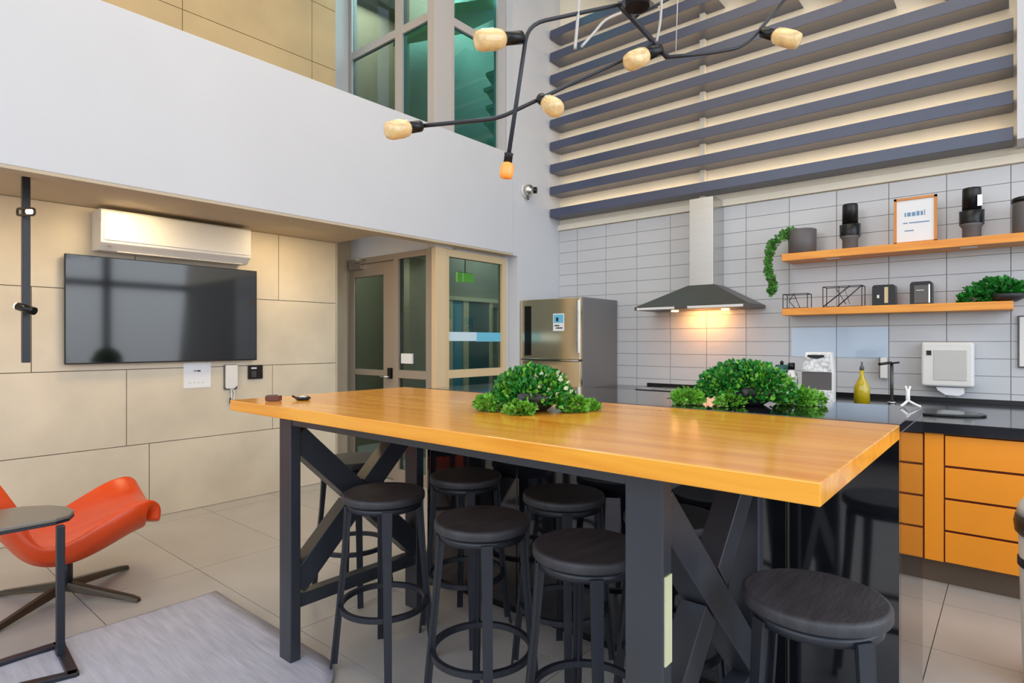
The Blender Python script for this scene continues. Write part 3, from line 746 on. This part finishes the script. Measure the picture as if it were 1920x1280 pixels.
# white bin at right edge with dark straps
s = atZ(1935, 1330, 0)
bx_ = .005; by_ = 3.28
bn = thing('pedal_bin', 'white metal bin with dark bands cut off at the right edge', 'bin', (bx_+.16, by_, 0))
MB().lathe([(.13, 0), (.135, .01), (.15, .61), (.145, .62)], (bx_+.16, by_, 0), 40).build('body', 'whitep', bn)
MB().lathe([(.148, .615), (.162, .63), (.166, .67), (.160, .70), (.15, .70), (.148, .615)], (bx_+.16, by_, 0), 40, ring=True).build('lid_band', 'bronze', bn)
MB().lathe([(.158, .70), (.150, .74), (.11, .80), (.0, .82)], (bx_+.16, by_, 0), 40).build('lid', 'whitep', bn)
MB().lathe([(.147, .485), (.153, .49), (.153, .52), (.147, .525), (.147, .485)], (bx_+.16, by_, 0), 40, ring=True).build('strap', 'ink', bn)

# ------------------------------------------------------------------ island (black granite) and bar table
isl = thing('kitchen_island', 'glossy black stone island directly behind the wooden bar table', 'island', (-1.45, 2.65, 0))
ix0, ix1, iy0, iy1, iz = -2.62, -.288, 2.325, 2.99, 1.146
B(ix0, ix1, iy0, iy1, iz-.03, iz).build('stone_top', 'granite', isl, .002)
B(ix1-.03, ix1, iy0+.031, iy1, 0, iz-.031).build('end_panel', 'granite', isl, .002)
B(ix0, ix0+.03, iy0, iy1, 0, iz-.031).build('end_panel', 'granite', isl, .002)
w_ = (-.64-ix0-.03)/3
for i in range(3):
    B(ix0+.03+i*w_+.002, ix0+.03+(i+1)*w_-.002, iy0+.004, iy0+.03, 0.06, iz-.032).build('front_panel', 'granite', isl, .002)
B(-.628, ix1-.0005, iy0-.001, iy0+.03, 0, iz-.0005).build('front_panel', 'granite', isl, .001)
B(-.637, -.629, iy0-.001, iy0+.03, 0, iz-.032).build('joint_strip', 'inox_d', isl)
B(ix0+.03, ix1-.03, iy0+.031, iy1-.02, .05, iz-.032).build('carcass', 'blackp', isl)
B(ix0+.05, ix1-.05, iy0+.05, iy1-.05, 0, .05).build('plinth', 'blackp', isl)

tb = thing('bar_table', 'long honey wood bar table on blackened steel cross braced frames', 'table', (-1.55, 1.78, 0))
tx0, tx1, ty0, ty1, tz0, tz1 = -2.80, -.285, 1.262, 2.305, 1.098, 1.146
B(tx0, tx1, ty0, ty1, tz0, tz1).build('tabletop', 'top', tb, .003)
LX = ((-2.50, -2.405), (-.76, -.655)); NY = (1.345, 1.395); FYY = (2.06, 2.11)
for (a, b) in LX:
    for (c, d) in (NY, FYY):
        B(a, b, c, d, .0112 if (a < -2 and c < 1.4) else 0, tz0-.001).build('leg', 'steel', tb, .004)
B(LX[0][1], LX[1][0], NY[0]+.005, NY[1]-.005, tz0-.045, tz0-.001).build('top_rail', 'steel', tb, .002)
B(LX[0][1], LX[1][0], FYY[0]+.005, FYY[1]-.005, tz0-.045, tz0-.001).build('top_rail', 'steel', tb, .002)
for (a, b) in LX:
    B(a+.02, b-.02, NY[1], FYY[0], tz0-.045, tz0-.001).build('end_rail', 'steel', tb, .002)
    B(a+.02, b-.02, NY[1], FYY[0], .235, .295).build('bottom_rail', 'steel', tb, .002)
    xm = (a+b)/2
    MB().bar((xm, NY[1]-.01, 1.0), (xm, FYY[0]+.01, .34), .085, .105, (0, 1, 1)).build('cross_brace', 'steel', tb, .003)
    for p, q in (((xm, NY[1]-.01, .34), (xm, (NY[1]+FYY[0])/2-.045, .63)), ((xm, (NY[1]+FYY[0])/2+.045, .71), (xm, FYY[0]+.01, 1.0))):
        MB().bar(p, q, .08, .105, (0, 1, -1)).build('cross_brace', 'steel', tb, .003)
o = B(-.655, -.651, 1.352, 1.388, .62, .84).build('tape_strip', 'tape', tb); o['label'] = 'pale strip of tape on the steel leg'

# ------------------------------------------------------------------ stools
def make_stool():
    t = thing('bar_stool', 'x', 'stool', (0, 0, 0), 'black round bar stools at the table')
    R, H = .178, .76
    MB().lathe([(0, H-.036), (R-.008, H-.036), (R-.002, H-.033), (R, H-.029), (R, H-.009), (R-.003, H-.003), (R-.009, H), (R-.013, H), (R*.9, H-.0005), (R*.5, H-.002), (0, H-.002)], n=48).build('seat', 'seat', t, world=False)
    MB().lathe([(R-.05, H-.066), (R-.018, H-.066), (R-.018, H-.041), (R-.05, H-.041), (R-.05, H-.066)], n=40, ring=True).build('seat_frame', 'black', t, world=False)
    rt, rb, z0 = R-.018, .222, .0
    for k in range(4):
        a = k*math.pi/2; d = Vector((math.cos(a), math.sin(a), 0)); n_ = Vector((-math.sin(a), math.cos(a), 0))
        mb = MB()
        pts = [(rt, H-.05, .042), (rt+.012, .5, .036), (rb, z0, .030)]
        for (r0, za, wa), (r1, zb_, wb) in zip(pts[:-1], pts[1:]):
            th = .009
            V = []
            for r_, z_, w_ in ((r0, za, wa), (r1, zb_, wb)):
                for sx, st_ in ((-1, 0), (1, 0), (1, th), (-1, th)):
                    V.append(d*(r_+st_)+n_*(sx*w_/2)+Vector((0, 0, z_)))
            mb.add(V, [(0, 1, 2, 3), (7, 6, 5, 4), (0, 4, 5, 1), (1, 5, 6, 2), (2, 6, 7, 3), (3, 7, 4, 0)])
        # inner rib
        mb.bar(d*(rt-.012)+Vector((0, 0, H-.05)), d*(rb-.012)+Vector((0, 0, .03)), .007, .024, d)
        mb.build('leg', 'black', t, world=False)
    rz_ = rt+.012+(rb-rt-.012)*(1-.27/.5)
    MB().lathe([(rz_-.020, .262), (rz_-.002, .262), (rz_-.002, .284), (rz_-.020, .284), (rz_-.020, .262)], n=48, smooth=False, ring=True).build('foot_ring', 'black', t, world=False)
    return t
st0 = make_stool()
stools = [
 (-2.12, 1.63, 4, 'black bar stool nearest the left end of the table, front row'),
 (-1.52, 1.62, 6, 'black bar stool in the middle of the front row, footring fully seen'),
 (-1.06, 1.63, 10, 'black bar stool in the front row half hidden by the thick steel leg'),
 (-.40, 1.70, 40, 'large foreground black bar stool at the right end of the table'),
 (-2.86, 1.98, 10, 'black bar stool standing past the left end of the table behind the cross brace'),
 (-2.08, 2.10, 8, 'black bar stool in the back row against the island, leftmost of it'),
 (-1.50, 2.12, 5, 'black bar stool in the back row directly behind the middle front stool'),
 (-1.00, 2.12, 20, 'black bar stool in the back row beside the right cross brace'),
]
for i, (x_, y_, dr, lb) in enumerate(stools):
    o = st0 if i == 0 else copy_tree(st0)
    o.location = (x_, y_, 0); o.rotation_euler = (0, 0, math.atan2(y_, x_)+math.radians(dr)); o['label'] = lb

# ------------------------------------------------------------------ things on the table
def greens(name, label, c, rad, extra, white=True):
    t = thing(name, label, 'plant', c)
    x_, y_, z_ = c
    MB().lathe([(rad[0]*.35, .0), (rad[0]*.5, .02), (rad[0]*.62, .055), (rad[0]*.58, .058), (0, .045)], (x_, y_, z_+.001), 28).build('bowl', 'bowl', t)
    def clampz(mb):
        mb.v = [(x, y, max(z, z_+.003)) for x, y, z in mb.v]; return mb
    f = leaf_ball(2600, (x_, y_, z_+.03), rad, .022, True, .45)
    clampz(f).build('dark_foliage', 'leafd', t, kind='stuff')
    f = leaf_ball(1100, (x_, y_, z_+.03), (rad[0]*.98, rad[1]*.98, rad[2]*1.0), .02, True, .3)
    clampz(f).build('bright_foliage', 'leafl', t, kind='stuff')
    f = MB()
    for (dx, dy, dz, r_, n_) in extra:
        q = leaf_ball(n_, (x_+dx, y_+dy, z_+dz), (r_, r_, r_*.55), .02, False, .5); f.add(q.v, q.f)
    clampz(f).build('side_sprigs', 'leafd' if not white else 'leafl', t, kind='stuff')
    f = leaf_ball(60, (x_+rad[0]*.5, y_, z_+.06), (rad[0]*.6, rad[1]*.8, rad[2]*.7), .018, True, .3)
    clampz(f).build('pale_leaves', 'leafp', t, kind='stuff')
    p = Vector((x_, y_, z_+.055))-FW*rad[1]*.85
    MB().tube(cr([p-RT*.06, p-RT*.03+Vector((0, 0, .006)), p+RT*.03+Vector((0, 0, .004)), p+RT*.06], 5), [.008]+[.02]*14+[.008], 10).build('dark_stone', 'bowl', t)
    return t
def sid(a, b): return (RT*a+FW*b)
e1 = [(*(sid(-.17, -.03).xy), .03, .055, 400), (*(sid(.16, -.06).xy), .025, .06, 450), (*(sid(.23, -.02).xy), .015, .035, 160), (*(sid(-.05, -.14).xy), .015, .06, 260)]
greens('salad_greens', 'round mound of curly green leaves standing on the wooden tabletop', (-1.47, 1.86, tz1), (.17, .15, .145), e1)
e2 = [(*(sid(-.25, -.0).xy), .025, .07, 500), (*(sid(.2, -.04).xy), .03, .09, 700), (*(sid(.29, .0).xy), .02, .06, 320), (*(sid(-.1, -.1).xy), .02, .06, 260)]
greens('salad_greens', 'wide mound of green leaves standing on the black island top', (-.90, 2.64, iz), (.22, .15, .155), e2)
# small things at left end
s = atZ(514, 752, tz1+.0)
rb_ = thing('small_box', 'small red brown box at the left end of the tabletop', 'box', (s.x, s.y, tz1))
MB().bar(Vector((s.x, s.y, tz1+.014))-RT*.035, Vector((s.x, s.y, tz1+.014))+RT*.03, .04, .024).build('body', 'redb', rb_, .004)
MB().bar(Vector((s.x, s.y, tz1+.027))-RT*.03, Vector((s.x, s.y, tz1+.027))+RT*.01, .035, .004).build('lid', 'plinth', rb_)
s = atZ(568, 750, tz1)
ka = thing('ashtray', 'small round black dish with silver top beside the red brown box', 'dish', (s.x, s.y, tz1))
MB().lathe([(.026, .001), (.034, .006), (.035, .014), (.03, .016)], (s.x, s.y, tz1), 24).build('dish', 'blackp', ka)
MB().lathe([(.028, .016), (.022, .021), (0, .022)], (s.x, s.y, tz1), 24).build('lid', 'chrome', ka)
MB().tube([Vector((s.x, s.y, tz1+.012))-RT*.034, Vector((s.x, s.y, tz1+.02))-RT*.05], .005, 8).build('tab', 'blackp', ka)

# ------------------------------------------------------------------ TV wall things
tv = thing('television', 'large wall mounted flat television below the air conditioner', 'television', (TX+.03, 1.9, 1.25))
B(TX+.001, TX+.035, 1.22, 2.57, 1.29, 2.01).build('mount_box', 'blackp', tv)
B(TX+.036, TX+.060, 1.18, 2.61, 1.252, 2.06).build('bezel', 'blackp', tv, .003)
B(TX+.0605, TX+.0625, 1.186, 2.604, 1.262, 2.054).build('screen', 'tvscreen', tv)
ac = thing('air_conditioner', 'white split air conditioner mounted above the television', 'air conditioner', (TX+.11, 1.92, 2.09))
a, b = 1.36, 2.48
MB().prism([(TX+.001, 2.10), (TX+.15, 2.095), (TX+.215, 2.15), (TX+.22, 2.385), (TX+.2, 2.40), (TX+.001, 2.40)], a, b, 'xy' if False else 'xz').build('casing', 'whitep', ac, .006)
B(TX+.12, TX+.165, a+.12, b-.05, 2.092, 2.099).build('air_flap', 'white2', ac)
B(TX+.2195, TX+.223, a+.02, b-.02, 2.17, 2.372).build('front_cover', 'whitep', ac, .001)
B(TX+.19, TX+.196, a+.05, a+.075, 2.122, 2.132).build('indicator', 'greyp', ac)
# pole with two spotlights
px_, py_ = -4.63, .845
pl = thing('spotlight_pole', 'black ceiling hung pole carrying two spotlights left of the television', 'lamp', (px_, py_, 1.29))
B(px_-.02, px_+.02, py_-.02, py_+.02, 1.29, 2.429).build('pole', 'black', pl, .003)
s = atD(48, 397, 3.58)
MB().tube(rnd([s-RT*.05-Vector((0, 0, .0)), s-RT*.05+Vector((0, 0, .02)), s+RT*.055+Vector((0, 0, .02)), s+RT*.055-Vector((0, 0, .02)), s-RT*.05-Vector((0, 0, .02)), s-RT*.05], .02), .007, 8).build('bracket', 'bronze', pl)
MB().tube([s+RT*.01, s+RT*.045], .016, 14).build('spot_lens', 'lens', pl)
s = atD(46, 577, 3.56)
MB().tube([s-RT*.04+Vector((0, 0, .01)), s+RT*.06-Vector((0, 0, .02))], .024, 18).build('spotlight', 'blackp', pl)
MB().tube([s-RT*.050+Vector((0, 0, .0125)), s-RT*.0402+Vector((0, 0, .01))], .021, 18).build('spot_lens', 'lens', pl)
# paper, intercom, keypad
a, b = atX(344, 700, TX).y, atX(395, 700, TX).y; z1 = atX(344, 680, TX).z; z0 = atX(344, 728, TX).z
pp = thing('paper_sign', 'white paper sheet stuck on the stone wall under the television', 'sign', (TX+.003, (a+b)/2, z0))
B(TX+.001, TX+.004, a, b, z0, z1).build('sheet', 'paper', pp)
B(TX+.004, TX+.005, a+.08, a+.105, z1-.075, z1-.068).build('text_line', 'ink', pp)
B(TX+.004, TX+.005, a+.108, a+.135, z1-.078, z1-.066).build('text_line', 'ink', pp)
for i in range(4): B(TX+.004, TX+.0045, a+.04+.035*i, a+.058+.035*i, z0+.04, z0+.046).build('text_line', 'white2', pp)
a, b = atX(420, 700, TX).y, atX(442, 700, TX).y; z1 = atX(430, 684, TX).z; z0 = atX(430, 728, TX).z; ym = (a+b)/2
ic = thing('intercom_handset', 'white intercom handset with hanging cord beside the paper sheet', 'intercom', (TX+.02, ym, z0))
B(TX+.001, TX+.02, a-.006, b+.006, z0-.008, z1+.003).build('back_plate', 'greyp', ic, .006)
MB().prism([(a, z1), (b, z1), (b, z0+.03), (b-.03, z0), (a+.01, z0), (a, z0+.012)], TX+.02, TX+.045, 'yz').build('handset', 'whitep', ic, .006)
MB().tube(cr([(TX+.02, ym, z0), (TX+.025, ym+.005, z0-.06), (TX+.02, ym-.004, z0-.15), (TX+.02, ym+.02, z0-.13), (TX+.02, ym+.03, z0-.04), (TX+.02, ym+.01, z0)], 6), .007, 8).build('cord', 'whitep', ic)
MB().tube([(TX+.03, ym-.01, z0-.08), (TX+.03, ym-.012, z0-.13)], .006, 8).build('plug', 'ink', ic)
a, b = atX(464, 700, TX).y, atX(491, 700, TX).y; z1 = atX(478, 684, TX).z; z0 = atX(478, 710, TX).z
kp = thing('access_keypad', 'square black access keypad on the stone wall', 'keypad', (TX+.01, (a+b)/2, z0))
B(TX+.001, TX+.02, a, b, z0, z1).build('body', 'blackp', kp, .004)
B(TX+.02, TX+.022, a+.025, a+.075, z1-.035, z1-.02).build('display', 'whitep', kp)
for i in range(4):
    for j in range(3): B(TX+.02, TX+.023, a+.03+.015*j, a+.04+.015*j, z0+.02+.014*i, z0+.03+.014*i).build('key', 'greyp', kp)
# camera dome on white wall
s = atX(984, 358, BX)
dm = thing('security_camera', 'small round security camera on the white wall left of the slatted screen', 'camera', (BX+.03, s.y, s.z-.06))
MB().tube([(BX+.001, s.y, s.z), (BX+.03, s.y, s.z)], .075, 24).build('base_plate', 'whitep', dm)
MB().tube([(BX+.03, s.y, s.z), (BX+.06, s.y, s.z), (BX+.09, s.y, s.z), (BX+.11, s.y, s.z)], [.06, .066, .05, .02], 24).build('housing', 'inox', dm)
MB().tube([(BX+.06, s.y+.03, s.z+.005), (BX+.12, s.y+.06, s.z)], .035, 20).build('lens', 'blackp', dm)
MB().tube([(BX+.04, s.y, s.z-.05), (BX+.04, s.y+.01, s.z-.10)], .014, 10).build('stalk', 'greyp', dm)

# ------------------------------------------------------------------ rug, side table, lounge chair
nx, ny = 70, 60; rx0, rx1, ry0, ry1 = -3.43, -2.08, -2.4, 1.475
rv = []; rf = []
for i in range(nx+1):
    for j in range(ny+1):
        x_ = rx0+(rx1-rx0)*i/nx; y_ = ry0+(ry1-ry0)*j/ny
        edge = (.28-math.sqrt(max(0, .28**2-max(0, x_-(rx1-.28))**2)))*(j/ny)**3
        rv.append((x_, y_-edge+.006*math.sin(x_*2.5), .009+.0012*math.sin(x_*9+y_*31)))
for i in range(nx):
    for j in range(ny):
        k = i*(ny+1)+j; rf.append((k, k+ny+1, k+ny+2, k+1))
rg = MB().add(rv, rf, True).build('rug', 'rug')
m_ = rg.modifiers.new('solid', 'SOLIDIFY'); m_.thickness = .006; m_.offset = -1
tag(rg, 'pale blue grey wrinkled rug on the tiled floor', 'rug')
pc = atZ(222, 1275, .012)
tag(MB().prism([(pc.x-.13, pc.y-.02), (pc.x+.12, pc.y-.07), (pc.x+.16, pc.y+.04), (pc.x-.1, pc.y+.03)], .0105, .0125).build('beige_patch', 'beige'), 'small flat beige patch on the rug at the bottom edge', 'paper')  # flat beige patch just above the rug surface

sdt = thing('side_table', 'grey topped side table on a thin black post by the orange chair', 'side table', (-3.3, .6, 0))
poly = [(-3.63, .12), (-3.27, .16), (-3.255, .70), (-3.28, .755), (-3.35, .79), (-3.45, .79), (-3.55, .74), (-3.62, .65), (-3.64, .5)]
MB().prism(poly, .615, .632).build('tabletop', 'gtable', sdt, .005, seg=3)
MB().prism([(x_*1.0+(.0), y_) for x_, y_ in poly], .603, .614).build('under_rim', 'black', sdt, .002)
B(-3.245, -3.215, .695, .725, .03, .603).build('post', 'black', sdt, .003)
MB().bar((-3.36, .3, .0225), (-3.36, .755, .0225), .04, .02).build('base_bar', 'black', sdt, .002)
MB().bar((-3.38, .735, .0225), (-3.0, .705, .0225), .04, .02).build('base_bar', 'black', sdt, .002)
MB().bar((-3.01, .72, .0225), (-3.10, .45, .0225), .04, .02).build('base_bar', 'black', sdt, .002)

ch = thing('lounge_chair', 'orange leather swivel lounge chair on a four star base', 'chair', (-4.05, .92, 0))
prof = cr([(a, b, 0) for a, b in [(1.36, .36), (1.35, .42), (1.28, .455), (1.16, .44), (1.02, .385), (.9, .345), (.79, .35), (.70, .42), (.635, .52), (.56, .66), (.49, .79), (.45, .90)]], 3)
nc = 20; vs = []; fs = []
for i, p in enumerate(prof):
    y_, z_ = p.x, p.y; t = i/(len(prof)-1)
    back = max(0, min(1, (t-.5)/.25)); back = back*back*(3-2*back)
    W = .385*(1-back)+.33*back; cxm = -4.03*(1-back)-4.08*back
    front = max(0, 1-t/.22)
    for j in range(nc+1):
        u = -1+2*j/nc
        edge = abs(u)**3.0
        rise = (.055+.05*math.sin(min(1, t*2)*math.pi))*edge*(1-back)+.06*edge*back
        skew = -.06*u*(1-back)
        wv = .004*math.sin(u*8+t*14)*(1-edge)
        vs.append((cxm+u*W, y_+skew-.05*front*u*u+.04*edge*back, z_+rise+wv-.0*front))
for i in range(len(prof)-1):
    for j in range(nc):
        k = i*(nc+1)+j; fs.append((k, k+1, k+nc+2, k+nc+1))
sh = MB().add(vs, fs, True).build('seat_shell', 'leather', ch)
def solid(o_, th):
    # thick padded shell: the underside is offset down and inwards
    me = o_.data; n = len(me.vertices); org = ORG[o_]
    me.update(); nor = [v.normal.copy() for v in me.vertices]; sgn = 1 if nor[n//3].z > 0 else -1
    top = [Vector(v.co)+org for v in me.vertices]; cols = nc+1; rows = n//cols
    bot = []
    for q, (p, nn) in enumerate(zip(top, nor)):
        j = q % cols; u = -1+2*j/nc
        r_ = q/cols/rows; k = .75+.55*math.sin(min(1, r_*1.6)*math.pi)
        bot.append(p-nn*sgn*th*k*(1-.25*abs(u)**4)+Vector((-u*.045*abs(u)**2, 0, 0)))
    V = top+bot; Fc = [tuple(pp.vertices) for pp in me.polygons]
    Fb = [tuple(n+a_ for a_ in reversed(f_)) for f_ in Fc]
    rim = [j for j in range(cols)]+[i*cols+cols-1 for i in range(1, rows)]+[(rows-1)*cols+j for j in range(cols-2, -1, -1)]+[i*cols for i in range(rows-2, 0, -1)]
    Fr = [(rim[k], rim[(k+1) % len(rim)], n+rim[(k+1) % len(rim)], n+rim[k]) for k in range(len(rim))]
    mb = MB().add(V, Fc+Fb+Fr, True); o_.data = mb.mesh('seat_shell', M['leather'], org)
solid(sh, .10)
m_ = sh.modifiers.new('sub', 'SUBSURF'); m_.levels = 2; m_.render_levels = 2
cxx, cyy = -4.0, .90
MB().lathe([(.036, .05), (.036, .26)], (cxx, cyy, 0), 24).build('column', 'black', ch)
for tx_, ty_ in ((-4.23, 1.27), (-3.64, 1.15), (-4.33, .66), (-3.77, .55)):
    d = Vector((tx_-cxx, ty_-cyy, 0)).normalized(); n_ = Vector((-d.y, d.x, 0))
    c = Vector((cxx, cyy, 0)); q = Vector((tx_, ty_, 0)); V = []
    for p, wd, z0, z1 in ((c, .03, .055, .10), (c+(q-c)*.9, .022, .010, .035), (q, .018, .0, .022)):
        V += [p-n_*wd+Vector((0, 0, z0)), p+n_*wd+Vector((0, 0, z0)), p+n_*wd*.6+Vector((0, 0, z1)), p-n_*wd*.6+Vector((0, 0, z1))]
    MB().add(V, [(0, 1, 2, 3), (11, 10, 9, 8)]+[(a+o_, b+o_, b+4+o_, a+4+o_) for o_ in (0, 4) for a, b in ((0, 1), (1, 2), (2, 3), (3, 0))]).build('base_arm', 'bronze', ch, .003)

# ------------------------------------------------------------------ chandelier
D0 = 2.25
def P(px, py, d=D0): return atD(px, py, d)
hub = P(1195, -10)
cl = thing('chandelier', 'black spider chandelier with bent rods and amber bulbs hanging over the table', 'chandelier', tuple(hub))
def rod(pts, r=.0075, bend=.05): return MB().tube(rnd(pts, bend), r, 10).build('rod', 'black', cl)
def bulb(p, d, r=.034, L=.105, sl=.075, m='bulb', flat=False):
    p = Vector(p); d = Vector(d).normalized()
    so = MB().tube([p, p+d*.005, p+d*sl], [.016, r*.62, r*.62], 18).build('socket', 'blackp', cl)
    q = p+d*sl
    MB().tube([q, q+d*L*.12, q+d*L*.35, q+d*L*.75, q+d*L*.95, q+d*L], [r*.6, r*.9, r, r, r*.86, r*.4], 20).build('bulb', m, so)
    MB().tube([q+d*.01, q+d*L*.7], .006, 6).build('filament', 'filament', so)
# left long rod
b1 = P(790, 236, 2.15); rod([b1, P(935, 222, 2.2), P(1075, 155, 2.25), P(1200, 98, 2.3), P(1232, 72, 2.3)])
bulb(b1, P(770, 239, 2.12)-b1, .033, .095, .055)
# rod down to the lowest bulb
pz = P(954, 288, 2.05); rod([P(1165, 8, 2.25), P(1150, 11, 2.24), P(990, 45, 2.15), pz], bend=.07)
bulb(pz, P(952, 305, 2.05)-pz, .024, .055, .032, 'bulb_o')
s1 = P(980, 70, 2.14); bulb(s1-(RT*-.0), P(940, 73, 2.1)-s1, .037, .115, .078)
s2 = P(1013, 184, 2.22); bulb(s2, P(1040, 202, 2.15)-s2, .034, .085, .045)
rod([P(1158, 6, 2.25), P(1200, 50, 2.3), P(1252, 108, 2.3)], .0105)
s3 = P(1238, 92, 2.3); bulb(s3, P(1200, 108, 2.26)-s3, .036, .10, .075)
rod([P(1250, 107, 2.3), P(1330, 100, 2.35), P(1395, 88, 2.4), P(1428, 52, 2.45), P(1480, -12, 2.5)], bend=.09)
s4 = P(1428, 60, 2.45); bulb(s4, P(1460, 68, 2.4)-s4, .035, .115, .06)
rod([P(1192, 32, 2.3), P(1200, 24, 2.3), P(1240, 5, 2.3), P(1300, -25, 2.35)], .006, .02)
MB().tube([P(1195, -30, 2.2), P(1195, 14, 2.2)], .045, 20).build('hub', 'blackp', cl)
B(hub.x-.004, hub.x+.004, hub.y-.004, hub.y+.004, hub.z, 6.19).build('suspension_cable', 'cable', cl)
cab_ = MB()
cab_.tube(cr([P(1088, -40, 2.2), P(1086, 0, 2.2), P(1082, 50, 2.2), P(1078, 92, 2.2)], 5), .006, 8)
cab_.build('power_cable', 'cable', cl)
MB().tube(cr([P(1165, 24, 2.2), P(1135, 38, 2.2), P(1115, 60, 2.2), P(1090, 88, 2.2)], 5), .005, 8).build('power_cable', 'cable', cl)
MB().tube(cr([P(1241, -10, 2.25), P(1238, 40, 2.25), P(1231, 78, 2.27)], 5), .005, 8).build('power_cable', 'cable', cl)
MB().tube([P(1272, -40, 2.3), P(1267, 100, 2.3)], .002, 6).build('power_cable', 'cable', cl)
